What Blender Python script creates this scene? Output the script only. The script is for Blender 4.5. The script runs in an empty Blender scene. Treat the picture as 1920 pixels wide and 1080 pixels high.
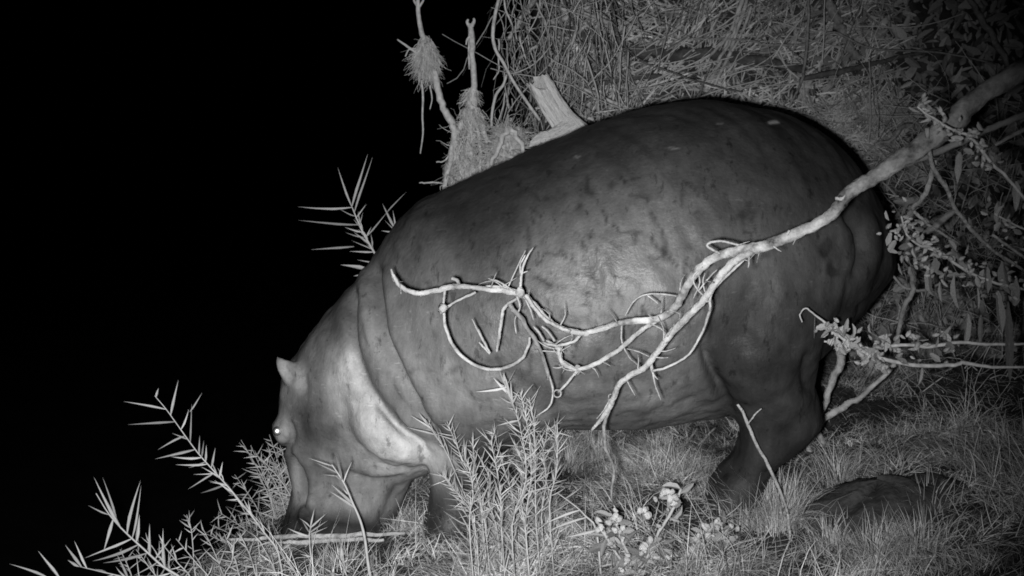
import bpy, math, random
import numpy as np
from mathutils import Vector, Matrix

random.seed(7); RNG = np.random.default_rng(11)
SC = bpy.context.scene
COL = SC.collection

# ------------------------------------------------------------------ camera
CAM_Y, CAM_Z, PITCH, FPX = -5.0, 1.45, math.radians(9), 2250.0
cam = bpy.data.cameras.new('camera'); cam.lens = FPX * 36 / 1920; cam.sensor_width = 36; cam.clip_end = 2000; cam.clip_start = .05
camo = bpy.data.objects.new('camera', cam); COL.objects.link(camo)
camo.location = (0, CAM_Y, CAM_Z); camo.rotation_euler = (math.radians(90) - PITCH, 0, 0)
cam.dof.use_dof = True; cam.dof.focus_distance = 4.5; cam.dof.aperture_fstop = 4.5
SC.camera = camo
SC.cycles.filter_width = 1.7

# ------------------------------------------------------------------ night sky
w = bpy.data.worlds.new('World'); SC.world = w; w.use_nodes = True
nt = w.node_tree; bg = nt.nodes['Background']
sky = nt.nodes.new('ShaderNodeTexSky'); sky.sky_type = 'NISHITA'; sky.sun_disc = False
sky.sun_elevation = math.radians(-12); sky.sun_rotation = math.radians(120)
bw = nt.nodes.new('ShaderNodeRGBToBW')
nt.links.new(sky.outputs[0], bw.inputs[0]); nt.links.new(bw.outputs[0], bg.inputs[0]); bg.inputs[1].default_value = 0.02

# ------------------------------------------------------------------ the infrared illuminator beside the camera
def at(px, py, Y):
    """point of the place seen at photograph pixel (px,py), at depth Y"""
    dx = (px - 960) / FPX; dz = -(py - 540) / FPX
    c, s = math.cos(PITCH), math.sin(PITCH)
    d = Vector((dx, c + dz * s, -s + dz * c))
    t = (Y - CAM_Y) / d.y
    return Vector((0, CAM_Y, CAM_Z)) + d * t
lamp = bpy.data.lights.new('infrared_illuminator', 'SPOT'); lamp.energy = 1200
lamp.spot_size = math.radians(64); lamp.spot_blend = 1.0; lamp.shadow_soft_size = 0.04
lampo = bpy.data.objects.new('infrared_illuminator', lamp); COL.objects.link(lampo)
lampo.location = (-0.08, CAM_Y + .1, CAM_Z - .07)
lampo.rotation_euler = (at(800, 640, 0) - lampo.location).to_track_quat('-Z', 'Y').to_euler()

SC.view_settings.view_transform = 'Standard'; SC.view_settings.look = 'None'
SC.view_settings.exposure = 0; SC.view_settings.gamma = 1
SC.cycles.max_bounces = 4; SC.cycles.diffuse_bounces = 2; SC.cycles.transparent_max_bounces = 4

# ------------------------------------------------------------------ materials
def mat(name, v, var=.3, scale=8, rough=.8, bump=.0, bscale=40, spec=.2, objvar=0, attr=None, stretch=None, transl=0):
    m = bpy.data.materials.new(name); m.use_nodes = True
    t = m.node_tree; N = t.nodes; L = t.links; b = N['Principled BSDF']
    b.inputs['Roughness'].default_value = rough; b.inputs['Specular IOR Level'].default_value = spec
    tc = N.new('ShaderNodeTexCoord'); vec = tc.outputs['Object']
    if stretch:
        mp = N.new('ShaderNodeMapping'); mp.inputs['Scale'].default_value = stretch
        L.new(vec, mp.inputs[0]); vec = mp.outputs[0]
    n = N.new('ShaderNodeTexNoise'); n.inputs['Scale'].default_value = scale; n.inputs['Detail'].default_value = 6; n.inputs['Roughness'].default_value = .65
    L.new(vec, n.inputs['Vector'])
    r = N.new('ShaderNodeMapRange'); r.inputs['From Min'].default_value = .3; r.inputs['From Max'].default_value = .7
    r.inputs['To Min'].default_value = v * (1 - var); r.inputs['To Max'].default_value = v * (1 + var)
    L.new(n.outputs['Fac'], r.inputs[0]); out = r.outputs[0]
    def mul(a, bb):
        k = N.new('ShaderNodeMath'); k.operation = 'MULTIPLY'; L.new(a, k.inputs[0]); L.new(bb, k.inputs[1]); return k.outputs[0]
    if objvar:
        oi = N.new('ShaderNodeObjectInfo'); q = N.new('ShaderNodeMapRange')
        q.inputs['To Min'].default_value = 1 - objvar; q.inputs['To Max'].default_value = 1 + objvar
        L.new(oi.outputs['Random'], q.inputs[0]); out = mul(out, q.outputs[0])
    if attr:
        a = N.new('ShaderNodeAttribute'); a.attribute_name = attr; out = mul(out, a.outputs['Fac'])
    L.new(out, b.inputs['Base Color'])
    if transl: b.inputs['Transmission Weight'].default_value = 0
    if bump:
        n2 = N.new('ShaderNodeTexNoise'); n2.inputs['Scale'].default_value = bscale; n2.inputs['Detail'].default_value = 5
        L.new(vec, n2.inputs['Vector'])
        bp = N.new('ShaderNodeBump'); bp.inputs['Strength'].default_value = bump; bp.inputs['Distance'].default_value = .01
        L.new(n2.outputs['Fac'], bp.inputs['Height']); L.new(bp.outputs[0], b.inputs['Normal'])
    return m
M = {}
M['soil'] = mat('dry_soil', .032, .7, 10, .95, .8, 60)
M['water'] = mat('night_water', .012, .2, 2, .12, .15, 6, .5)
M['bark'] = mat('pale_bark', .36, .5, 22, .85, .9, 90, stretch=(1, 1, 1))
M['greybark'] = mat('grey_bark', .2, .5, 26, .9, .9, 80)
M['darkbark'] = mat('dark_bark', .07, .5, 24, .9, .9, 70)
M['wood'] = mat('weathered_wood', .5, .3, 16, .85, .9, 45, stretch=(9, 9, .7))
M['reed'] = mat('reed_leaf', .42, .18, 12, .6, 0, spec=.3, objvar=.2)
M['reedstem'] = mat('reed_stem', .42, .2, 20, .6, 0, spec=.3)
M['straw'] = mat('dry_straw', .4, .3, 30, .75, 0, attr='shade')
M['grass'] = mat('dry_grass', .44, .25, 9, .75, 0, attr='shade')
M['root'] = mat('dry_root', .38, .35, 40, .85, .4, 90)
M['rootmass'] = mat('root_fibre', .52, .3, 40, .85, 0, attr='shade')
M['leaf'] = mat('dead_leaf', .27, .4, 22, .75, .5, 40, objvar=.45)
M['bud'] = mat('dry_bud', .4, .25, 60, .8, .5, 80, objvar=.3)
M['flower'] = mat('fluffy_seed', .8, .2, 60, .9, .8, 120, objvar=.2)
M['rock'] = mat('earth_mound_soil', .05, .6, 18, .95, 1.0, 40)

# ------------------------------------------------------------------ mesh helpers
def link(name, me, m=None, parent=None, smooth=True):
    if m is not None and not me.materials: me.materials.append(m)
    if smooth and len(me.polygons): me.polygons.foreach_set('use_smooth', [True] * len(me.polygons))
    o = bpy.data.objects.new(name, me); COL.objects.link(o)
    if parent is not None: o.parent = parent
    return o
def mesh(name, V, F):
    me = bpy.data.meshes.new(name); me.from_pydata([tuple(v) for v in V], [], F); me.update(); return me
def npmesh(name, V, Q, shade=None):
    """quads mesh from numpy arrays"""
    V = np.asarray(V, dtype=np.float32); Q = np.asarray(Q, dtype=np.int32)
    me = bpy.data.meshes.new(name); me.vertices.add(len(V)); me.vertices.foreach_set('co', V.ravel())
    k = Q.shape[1]
    me.loops.add(Q.size); me.loops.foreach_set('vertex_index', Q.ravel())
    me.polygons.add(len(Q)); me.polygons.foreach_set('loop_start', np.arange(0, Q.size, k, dtype=np.int32))
    me.update(calc_edges=True)
    if shade is not None:
        a = me.attributes.new('shade', 'FLOAT', 'POINT'); a.data.foreach_set('value', np.asarray(shade, dtype=np.float32))
    return me
def tag(o, label=None, cat=None, group=None, kind=None):
    for k, v in (('label', label), ('category', cat), ('group', group), ('kind', kind)):
        if v: o[k] = v
    return o
def thing(name, loc, label, cat, group=None):
    o = bpy.data.objects.new(name, None); COL.objects.link(o); o.location = loc; o.empty_display_size = .05
    return tag(o, label, cat, group)
def cat_rom(P, n):
    """resample control rows (any number of columns) with Catmull-Rom, n steps per span"""
    P = np.asarray(P, dtype=float)
    if len(P) < 3:
        t = np.linspace(0, 1, n + 1)[:, None]; return P[0] * (1 - t) + P[-1] * t
    E = np.vstack([2 * P[0] - P[1], P, 2 * P[-1] - P[-2]]); out = []
    for i in range(1, len(E) - 2):
        p0, p1, p2, p3 = E[i - 1:i + 3]
        for t in np.arange(n) / n:
            out.append(.5 * (2 * p1 + (p2 - p0) * t + (2 * p0 - 5 * p1 + 4 * p2 - p3) * t * t + (3 * p1 - p0 - 3 * p2 + p3) * t ** 3))
    out.append(P[-1]); return np.array(out)
def tube_geo(P, R, k=7, rough=0.0, seed=0):
    P = np.asarray(P, float); R = np.asarray(R, float); n = len(P); rg = np.random.default_rng(seed)
    T = np.gradient(P, axis=0); T /= np.linalg.norm(T, axis=1)[:, None] + 1e-9
    ref = np.array([0, 1.0, 0]) if abs(T[:, 1]).mean() < .8 else np.array([1.0, 0, 0])
    A = np.cross(T, ref); A /= np.linalg.norm(A, axis=1)[:, None] + 1e-9; B = np.cross(T, A)
    ang = np.arange(k) / k * 2 * np.pi
    rr = R[:, None] * (1 + rough * rg.standard_normal((n, k)) )
    V = P[:, None, :] + rr[..., None] * (np.cos(ang)[None, :, None] * A[:, None, :] + np.sin(ang)[None, :, None] * B[:, None, :])
    V = V.reshape(-1, 3); F = []
    for i in range(n - 1):
        for j in range(k):
            a = i * k + j; b = i * k + (j + 1) % k; F.append((a, b, b + k, a + k))
    F.append(tuple(range(k))[::-1]); F.append(tuple(range((n - 1) * k, n * k)))
    return V, F
def tube(name, ctrl, m, parent=None, k=7, steps=4, rough=.06, off=None, wob=0, seed=None, shade=None):
    """ctrl rows: x,y,z,r in world; off: parent's location"""
    seed = random.randrange(10 ** 6) if seed is None else seed
    C = cat_rom(ctrl, steps)
    if wob:
        rg = np.random.default_rng(seed + 1); C[1:-1, :3] += rg.standard_normal((len(C) - 2, 3)) * wob * C[1:-1, 3:4]
    P = C[:, :3] - (np.array(off) if off is not None else 0)
    V, F = tube_geo(P, np.maximum(C[:, 3], .0006), k, rough, seed)
    me = mesh(name, V, F)
    if shade is not None:
        a = me.attributes.new('shade', 'FLOAT', 'POINT'); a.data.foreach_set('value', np.repeat(np.interp(np.linspace(0, 1, len(C)), *shade), k).astype(np.float32))
    return link(name, me, m, parent)
def rows(pts, y0, y1=None):
    """px polyline [(px,py,rpx)] with depth going y0 -> y1 (or per-point 4th value) to world rows"""
    n = len(pts); out = []
    y1 = y0 if y1 is None else y1
    for i, p in enumerate(pts):
        Y = p[3] if len(p) > 3 else y0 + (y1 - y0) * i / max(1, n - 1)
        v = at(p[0], p[1], Y); out.append((v.x, v.y, v.z, p[2] * (Y - CAM_Y) / FPX))
    return out
def sstep(a, b, x):
    t = np.clip((x - a) / (b - a), 0, 1); return t * t * (3 - 2 * t)
# smooth value noise
_G = RNG.standard_normal((64, 64))
def vnoise(x, y):
    xi = np.floor(x).astype(int); yi = np.floor(y).astype(int); fx = x - xi; fy = y - yi
    fx = fx * fx * (3 - 2 * fx); fy = fy * fy * (3 - 2 * fy)
    g = lambda a, b: _G[a % 64, b % 64]
    return (g(xi, yi) * (1 - fx) + g(xi + 1, yi) * fx) * (1 - fy) + (g(xi, yi + 1) * (1 - fx) + g(xi + 1, yi + 1) * fx) * fy

# ------------------------------------------------------------------ terrain: a bank that falls to a dark river on the left
def ground_h(x, y):
    x = np.asarray(x, float); y = np.asarray(y, float)
    h = -.28 + .12 * np.clip(x, -2.5, 3.5) + .025 * vnoise(x * 1.7, y * 1.7) + .012 * vnoise(x * 6, y * 6)
    h = h + .10 * sstep(.2, 1.3, y) * sstep(.4, 1.6, x)
    xe = np.interp(y, [-6, -3, -.9, 0, .4, .9, 1.2, 3, 12], [-2.6, -2.3, -1.6, -1.25, -1.08, -.75, -.5, -.4, -.4])
    h = h - 1.7 * sstep(.05, -.75, x - xe + .06 * vnoise(y * 3, y * 0 + 5))
    cap = np.interp(x, [-.62, -.42, -.02, .16, .6, 4], [0, 1.1, 1.28, 2.5, 2.9, 3.1])
    yb = 1.15 + .1 * vnoise(x * 1.5, x * 0 + 9) + .25 * sstep(1.0, 2.0, x)
    h = h + cap * sstep(0, 1.35, y - yb) + .05 * vnoise(x * 4 + 3, y * 4) * sstep(0, .3, y - yb)
    return h
def gh(x, y): return float(ground_h(np.array([x]), np.array([y]))[0])
def grid(x0, x1, y0, y1, nx, ny, f):
    X, Y = np.meshgrid(np.linspace(x0, x1, nx), np.linspace(y0, y1, ny)); Z = f(X, Y)
    V = np.stack([X, Y, Z], -1).reshape(-1, 3); i = np.arange(nx * ny).reshape(ny, nx)
    Q = np.stack([i[:-1, :-1], i[:-1, 1:], i[1:, 1:], i[1:, :-1]], -1).reshape(-1, 4); return V, Q
V, Q = grid(-4.5, 6.5, -6.5, 6.5, 300, 340, ground_h)
tag(link('river_bank', npmesh('river_bank', V, Q), M['soil']), 'sloping grassy river bank rising to a steep bare bank behind', kind='structure')
V, Q = grid(-400, 400, -400, 400, 9, 9, lambda X, Y: X * 0 - 1.55)
tag(link('river', npmesh('river', V, Q), M['water']), 'black river beyond the edge of the bank', kind='structure')
# ------------------------------------------------------------------ hippopotamus
def spow(c, e): return np.sign(c) * np.abs(c) ** e
def loft(st, steps=4, K=36):
    """st rows: cx,cy,cz, ux,uy,uz, sx,sy,sz, e -> closed tube of superellipse rings"""
    C = cat_rom(st, steps); V = []; F = []; a = np.arange(K) / K * 2 * np.pi
    for r in C:
        c, u, s, e = r[:3], r[3:6], r[6:9], r[9]
        V.append(c + spow(np.cos(a), e)[:, None] * u + spow(np.sin(a), e)[:, None] * s * (1 - .10 * np.cos(a))[:, None])
    n = len(C); V = np.concatenate(V)
    for i in range(n - 1):
        for j in range(K):
            p = i * K + j; q = i * K + (j + 1) % K; F.append((p, q, q + K, p + K))
    V = np.vstack([V, C[0][:3], C[-1][:3]])
    for j in range(K):
        F.append((j, n * K, (j + 1) % K)); p = (n - 1) * K; F.append((p + j, p + (j + 1) % K, n * K + 1))
    return V, F
def st_tb(T, B, wd, e=.95, Y=0):
    t = np.array(at(*T, Y)); b = np.array(at(*B, Y)); c = (t + b) / 2; u = (t - b) / 2
    return np.concatenate([c, u, [0, wd, 0], [e]])
def st_lr(x0, x1, y, hd, Y, e=.9, dx=0):
    l = np.array(at(x0, y, Y)); r = np.array(at(x1, y, Y)); c = (l + r) / 2 + [dx, 0, 0]
    return np.concatenate([c, (r - l) / 2, [0, hd, 0], [e]])
def ell(px, py, Y, rx, ry, rz, rot=0):
    """ellipsoid: radii px along image x, image y, metres in depth"""
    c = np.array(at(px, py, Y)); k = (Y - CAM_Y) / FPX; st = []
    ca, sa = math.cos(rot), math.sin(rot); ax = np.array([ca, 0, sa]); up = np.array([-sa, 0, ca])
    for t in np.linspace(-.99, .99, 13):
        q = math.sqrt(1 - t * t); st.append(np.concatenate([c + ax * t * rx * k, up * ry * k * q, [0, rz * q, 0], [1]]))
    return loft(st, 1, 20)
PIECES = []
PIECES.append(loft([st_tb(*a) for a in [
    ((1656, 440), (1652, 515), .16), ((1636, 372), (1624, 548), .34), ((1588, 300), (1566, 605), .50), ((1495, 226), (1486, 680), .61),
    ((1370, 191), (1395, 752), .69), ((1230, 199), (1285, 772), .74), ((1090, 241), (1165, 788), .77), ((960, 300), (1055, 784), .74),
    ((860, 345), (965, 815), .67), ((785, 378), (900, 850), .59), ((735, 428), (850, 850), .52), ((690, 500), (822, 840), .46), ((655, 560), (800, 820), .36)]]))
PIECES.append(loft([st_tb(*a) for a in [
    ((730, 470), (860, 800), .40, .9), ((672, 520), (835, 830), .43, .85), ((610, 595), (822, 852), .41, .8), ((560, 655), (812, 868), .36, .75), ((532, 720), (790, 878), .32, .7),
    ((528, 790), (775, 888), .285, .65), ((545, 850), (768, 900), .25, .65), ((553, 900), (762, 920), .265, .65), ((543, 945), (748, 950), .30, .65),
    ((532, 982), (728, 985), .31, .65), ((545, 1006), (712, 1005), .27, .7), ((570, 1014), (690, 1014), .18, .8)]]))
def hind(Y, dx=0):
    return loft([st_lr(a, b, y, d, Y, .9, dx) for a, b, y, d in [
        (1390, 1540, 400, .10), (1335, 1580, 470, .20), (1312, 1582, 550, .25), (1316, 1545, 630, .26), (1330, 1522, 700, .24), (1362, 1534, 760, .195),
        (1388, 1536, 800, .175), (1382, 1498, 840, .155), (1356, 1450, 876, .14), (1334, 1432, 905, .15), (1322, 1428, 935, .16), (1326, 1425, 960, .15)]])
PIECES += [hind(-.47), hind(.47, .0)]
def fore(Y, dx=0):
    return loft([st_lr(a, b, y, d, Y, .9, dx) for a, b, y, d in [
        (830, 1000, 640, .12), (800, 1000, 700, .2), (790, 975, 770, .22), (800, 935, 830, .19), (806, 905, 880, .16), (806, 895, 930, .15), (796, 900, 970, .165), (790, 905, 1000, .16)]])
PIECES += [fore(-.30), fore(.32, .02)]
# jowl, nostril pads, lip flanks, brow/eye bumps, ears
for s in (-1, 1):
    PIECES.append(ell(735, 798, s * .30, 98, 62, .19, math.radians(-40)))
    PIECES.append(ell(600, 960, s * .22, 46, 40, .12))
    PIECES.append(ell(655, 945, s * .24, 62, 44, .09))
    PIECES.append(ell(541, 803, s * .175, 34, 33, .09, math.radians(60)))
    PIECES.append(ell(552, 765, s * .15, 26, 60, .09, math.radians(8)))
    PIECES.append(ell(575, 728, s * .20, 32, 34, .07))
    PIECES.append(ell(556, 905, s * .13, 12, 55, .06, 0))
    Y = s * .20
    ear = [(586, 742, 12, .03), (572, 724, 24, .045), (556, 708, 24, .042), (540, 694, 19, .032), (527, 681, 13, .022), (516, 667, 4, .01)]
    st = []
    for px, py, hw, th in ear:
        k = (Y - CAM_Y) / FPX; c = np.array(at(px, py, Y)); st.append(np.concatenate([c, np.array([.62, 0, .78]) * hw * k, [0, th, 0], [1]]))
    PIECES.append(loft(st, 3, 16))
# tail folded down against the rump
st = []
for px, py, hw, th in [(1585, 375, 14, .04), (1615, 420, 24, .05), (1636, 470, 27, .05), (1645, 520, 22, .045), (1640, 556, 8, .03)]:
    k = 5.0 / FPX; st.append(np.concatenate([np.array(at(px, py, -.26)), np.array([.9, 0, .3]) * hw * k, [0, th, 0], [1]]))
PIECES.append(loft(st, 3, 16))

VV = []; FF = []; o = 0
for V, F in PIECES:
    VV.append(V); FF += [tuple(i + o for i in f) for f in F]; o += len(V)
raw = link('raw', mesh('raw', np.concatenate(VV), FF), None)
rm = raw.modifiers.new('r', 'REMESH'); rm.mode = 'VOXEL'; rm.voxel_size = .0125; rm.adaptivity = 0
dg = bpy.context.evaluated_depsgraph_get(); dg.update()
hm = bpy.data.meshes.new_from_object(raw.evaluated_get(dg)); bpy.data.objects.remove(raw)
n = len(hm.vertices); P = np.empty(n * 3, np.float32); hm.vertices.foreach_get('co', P); P = P.reshape(-1, 3).astype(float)
E = np.empty(len(hm.edges) * 2, np.int32); hm.edges.foreach_get('vertices', E); E = E.reshape(-1, 2)
deg = np.bincount(E.ravel(), minlength=n)[:, None].astype(float)
def lap(P):
    S = np.zeros_like(P)
    for c in range(P.shape[1]):
        S[:, c] = np.bincount(E[:, 0], P[E[:, 1], c], n) + np.bincount(E[:, 1], P[E[:, 0], c], n)
    return S / deg - P
def topx(P):
    c, s = math.cos(PITCH), math.sin(PITCH); y = P[:, 1] - CAM_Y; z = P[:, 2] - CAM_Z
    d = y * c - z * s; v = y * s + z * c
    return 960 + FPX * P[:, 0] / d, 540 - FPX * v / d
near = P.copy(); near[:, 1] = -np.abs(near[:, 1]); U, W = topx(near)
def blob(px, py, rx, ry, rot=0, p=2):
    c, s = math.cos(rot), math.sin(rot); dx = U - px; dy = W - py
    return np.exp(-(((dx * c + dy * s) / rx) ** 2 + ((-dx * s + dy * c) / ry) ** 2) ** (p / 2))
# soften joints: strongly on the trunk, lightly on face, ears and tail
fine = np.clip(blob(1325, 690, 35, 80, -.3) * .5 + blob(540, 695, 50, 45) + blob(530, 805, 50, 50) * .6 + blob(1510, 780, 60, 60) * .6 + blob(1630, 470, 50, 100) * .75 + blob(600, 950, 130, 70) * .6, 0, 1)
wt = (1 - .85 * fine)[:, None]
for i in range(26):
    P = P + .6 * wt * lap(P); P = P - .57 * wt * lap(P) if i % 2 else P
for i in range(6): P = P + .5 * wt * lap(P)
def normals(P):
    hm.vertices.foreach_set('co', P.astype(np.float32).ravel()); hm.update()
    a = np.empty(n * 3, np.float32); hm.vertices.foreach_get('normal', a); return a.reshape(-1, 3).astype(float)
near = P.copy(); near[:, 1] = -np.abs(near[:, 1]); U, W = topx(near)
Nn = normals(P); facing = np.clip(-Nn[:, 1] * np.sign(-P[:, 1] + 1e-6) * 1.6 + .45, 0, 1)
Nd = P * 0
def pdist(pts):
    c = cat_rom(np.array(pts, float), 6); best = np.full(n, 1e9); par = np.zeros(n); sg = np.zeros(n)
    for i in range(len(c) - 1):
        a, b = c[i], c[i + 1]; d = b - a; L2 = (d ** 2).sum() + 1e-9
        t = np.clip(((U - a[0]) * d[0] + (W - a[1]) * d[1]) / L2, 0, 1)
        ex = U - a[0] - t * d[0]; ey = W - a[1] - t * d[1]; q = np.hypot(ex, ey); k = q < best
        best[k] = q[k]; par[k] = ((i + t) / (len(c) - 1))[k]; sg[k] = np.sign(d[0] * ey - d[1] * ex)[k]
    return best, par, sg
disp = np.zeros(n); crease = np.zeros(n)
def fold(pts, depth, wd, bulge=.5, side=0, fade=.15):
    """a skin fold: a groove along the line with a soft roll beside it"""
    global disp, crease
    d, t, s = pdist(pts); env = np.clip(np.minimum(t, 1 - t) / fade, 0, 1) * facing
    g = np.exp(-(d / wd) ** 2); disp = disp - depth * g * env; crease = np.maximum(crease, g * env)
    r = np.exp(-((d - 2.6 * wd) / (1.5 * wd)) ** 2)
    if side: r = r * (s * side > 0)
    disp = disp + depth * bulge * r * env
fold([(672, 540), (664, 580), (662, 625), (669, 665), (688, 715), (718, 762), (762, 808), (808, 832)], .042, 9, .22, 0, .1)
fold([(708, 490), (706, 530), (713, 590), (726, 640), (750, 695), (776, 745), (800, 790), (842, 822)], .04, 9, .5, 0, .1)
fold([(733, 690), (742, 730), (765, 765), (795, 795)], .02, 7, .4)
fold([(620, 690), (630, 740), (652, 800), (690, 845)], .012, 22, .2, 0, .3)
fold([(765, 893), (735, 900), (700, 903), (660, 893), (640, 880)], .018, 7, .3)
fold([(745, 897), (738, 930), (726, 960), (716, 990)], .018, 9, .2)
fold([(541, 838), (556, 868), (570, 898), (570, 925), (562, 945)], .022, 6, .5)
fold([(563, 925), (566, 950), (580, 968)], .016, 7, .3)
fold([(508, 826), (525, 840), (545, 834), (550, 808), (540, 785)], .02, 5, .5, 0, .1)
fold([(575, 870), (600, 890), (640, 900)], .006, 8, .3)
fold([(590, 905), (625, 922), (670, 925)], .006, 9, .3)
fold([(700, 868), (735, 874), (770, 872)], .008, 5, .4)
fold([(690, 878), (720, 884), (755, 884)], .007, 5, .4)
fold([(640, 640), (650, 690), (672, 735)], .005, 7, .3)
fold([(688, 560), (686, 610), (694, 660)], .008, 7, .3)
fold([(1318, 640), (1326, 672), (1344, 715), (1376, 772)], .045, 9, .2, 0, .3)
fold([(1578, 395), (1605, 425), (1617, 460), (1612, 495), (1592, 530)], .03, 9, .3)
fold([(1665, 440), (1662, 500), (1640, 560), (1600, 585)], .02, 8, .2)
fold([(1515, 655), (1512, 700), (1518, 740)], .02, 9, .2)
fold([(905, 665), (960, 705), (1020, 745), (1075, 775)], .02, 18, .4)
fold([(840, 650), (860, 720), (905, 790)], .012, 26, .3)
fold([(566, 700), (572, 722), (566, 742)], .012, 7, .3)
fold([(526, 680), (538, 696), (552, 716)], .018, 6, .3)
fold([(620, 600), (632, 640), (640, 690)], .008, 18, .3)
fold([(775, 420), (765, 480), (772, 560)], .008, 22, .4)
fold([(1130, 500), (1122, 540), (1130, 560)], .006, 5, .3)
fold([(1215, 470), (1235, 495), (1252, 505)], .006, 5, .3)
fold([(1395, 390), (1400, 420), (1398, 440)], .006, 6, .3)
fold([(1460, 660), (1475, 664), (1490, 662)], .006, 5, .3)
# broad muscle relief and fine unevenness
disp += .018 * blob(880, 600, 90, 130) * facing + .006 * blob(1440, 560, 90, 110) * facing + .014 * blob(640, 800, 60, 40) * facing
disp += .004 * vnoise(P[:, 0] * 9 + P[:, 1] * 5, P[:, 2] * 9 - P[:, 1] * 5) + .003 * vnoise(P[:, 0] * 24 + P[:, 1] * 15, P[:, 2] * 24 - P[:, 1] * 15)
P = P + Nn * disp[:, None]
wt2 = wt * (1 - .7 * np.clip(crease, 0, 1))[:, None]
for i in range(2): P = P + .4 * wt2 * lap(P)
normals(P)
near = P.copy(); near[:, 1] = -np.abs(near[:, 1]); U, W = topx(near)
# skin tone: pigment pale on cheeks, round ears and eyes, under the neck and belly; shade painted along the back
def stretch_blob(pts, wd):
    d, t, sg = pdist(pts); return np.exp(-(d / wd) ** 3)
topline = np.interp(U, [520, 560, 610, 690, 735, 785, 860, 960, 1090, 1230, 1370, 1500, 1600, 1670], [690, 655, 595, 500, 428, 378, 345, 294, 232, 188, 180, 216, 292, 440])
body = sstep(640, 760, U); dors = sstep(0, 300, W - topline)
pig_shade = np.full(n, .105) * (1 - body + body * (.22 + .78 * dors)) * (1 - .42 * sstep(1240, 1420, U))  # painted shade: back darkens up to the topline, where lamp light only grazes
dA, tA, gA = pdist([(672, 540), (664, 580), (662, 625), (669, 665), (688, 715), (718, 762), (762, 808), (812, 834), (840, 850)]); face = sstep(-7, 5, gA * dA)
pig_shade += .31 * face * stretch_blob([(672, 712), (692, 780), (735, 822), (808, 848)], 62)
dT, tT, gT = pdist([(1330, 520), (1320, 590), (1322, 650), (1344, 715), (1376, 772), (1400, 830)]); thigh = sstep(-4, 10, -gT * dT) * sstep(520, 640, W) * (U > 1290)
pig_shade = pig_shade * (1 - .35 * thigh)
pig_shade += .065 * blob(780, 610, 140, 190) + .02 * blob(620, 640, 60, 70) + .03 * blob(660, 900, 90, 60)
pig_shade += .045 * face * stretch_blob([(640, 670), (655, 730), (690, 790)], 42) + .10 * stretch_blob([(700, 840), (760, 858), (805, 855)], 30)
pig_shade += .12 * blob(562, 712, 26, 30) + .13 * blob(530, 690, 18, 22) + .10 * blob(530, 812, 22, 30)
pig_shade += .08 * blob(690, 940, 55, 26) + .09 * blob(605, 935, 36, 18) + .10 * blob(553, 900, 10, 45) + .05 * blob(650, 890, 60, 30)
pig_shade += .10 * blob(925, 745, 110, 46, math.radians(20)) + .05 * stretch_blob([(690, 590), (692, 640), (702, 680)], 14) + .05 * blob(1110, 490, 120, 110, .5) - .03 * blob(930, 450, 90, 110, -.5) - .02 * blob(1010, 620, 60, 60) + .05 * blob(1210, 755, 130, 34)
pig_shade -= .06 * stretch_blob([(640, 560), (625, 650), (612, 720), (640, 800)], 26) + .06 * blob(575, 800, 28, 60) + .12 * blob(555, 990, 60, 30) + .12 * blob(650, 1000, 110, 26)
pig_shade -= .07 * stretch_blob([(920, 690), (980, 725), (1040, 770)], 20) + .05 * blob(738, 950, 18, 50)
pig_shade -= .03 * sstep(1280, 1380, U) * sstep(480, 620, W) + .07 * sstep(830, 900, W) * (U > 1250) + .07 * (U > 770) * (U < 1000) * sstep(800, 870, W)
for px, py, rx, ry in [(1548, 465, 9, 17), (1560, 510, 12, 8), (1556, 500, 5, 5), (1235, 485, 20, 7), (1130, 590, 10, 5), (1400, 395, 6, 16)]:
    pig_shade -= .07 * blob(px, py, rx, ry, .3, 4)
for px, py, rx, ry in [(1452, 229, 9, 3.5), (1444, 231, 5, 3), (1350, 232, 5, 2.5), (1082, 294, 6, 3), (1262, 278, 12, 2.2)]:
    pig_shade += (.34 if px > 1400 else .1) * blob(px, py, rx, ry, .1, 4)
rs_ = np.random.default_rng(12)                                  # fighting scars, mostly on the middle of the flank
for i in range(80):
    sx, sy = rs_.normal(1150, 170), rs_.normal(500, 90); an = rs_.normal(1.2, .5); ln = rs_.uniform(10, 42)
    d_, t_, g_ = pdist([(sx, sy), (sx + ln * .5 * math.cos(an) + rs_.normal() * 3, sy + ln * .5 * math.sin(an)), (sx + ln * math.cos(an), sy + ln * math.sin(an))])
    pig_shade = pig_shade * (1 - rs_.uniform(.35, .8) * np.exp(-(d_ / rs_.uniform(2.5, 4.5)) ** 2) * (near[:, 1] < 9))
for i in range(110):
    sx, sy = rs_.uniform(760, 1620), rs_.uniform(330, 700); pig_shade = pig_shade * (1 - rs_.uniform(.15, .6) * blob(sx, sy, rs_.uniform(3, 11), rs_.uniform(3, 8), rs_.uniform(0, 3), 2.5))
a = hm.attributes.new('shade', 'FLOAT', 'POINT'); a.data.foreach_set('value', np.clip(pig_shade, .03, .6).astype(np.float32))

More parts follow.
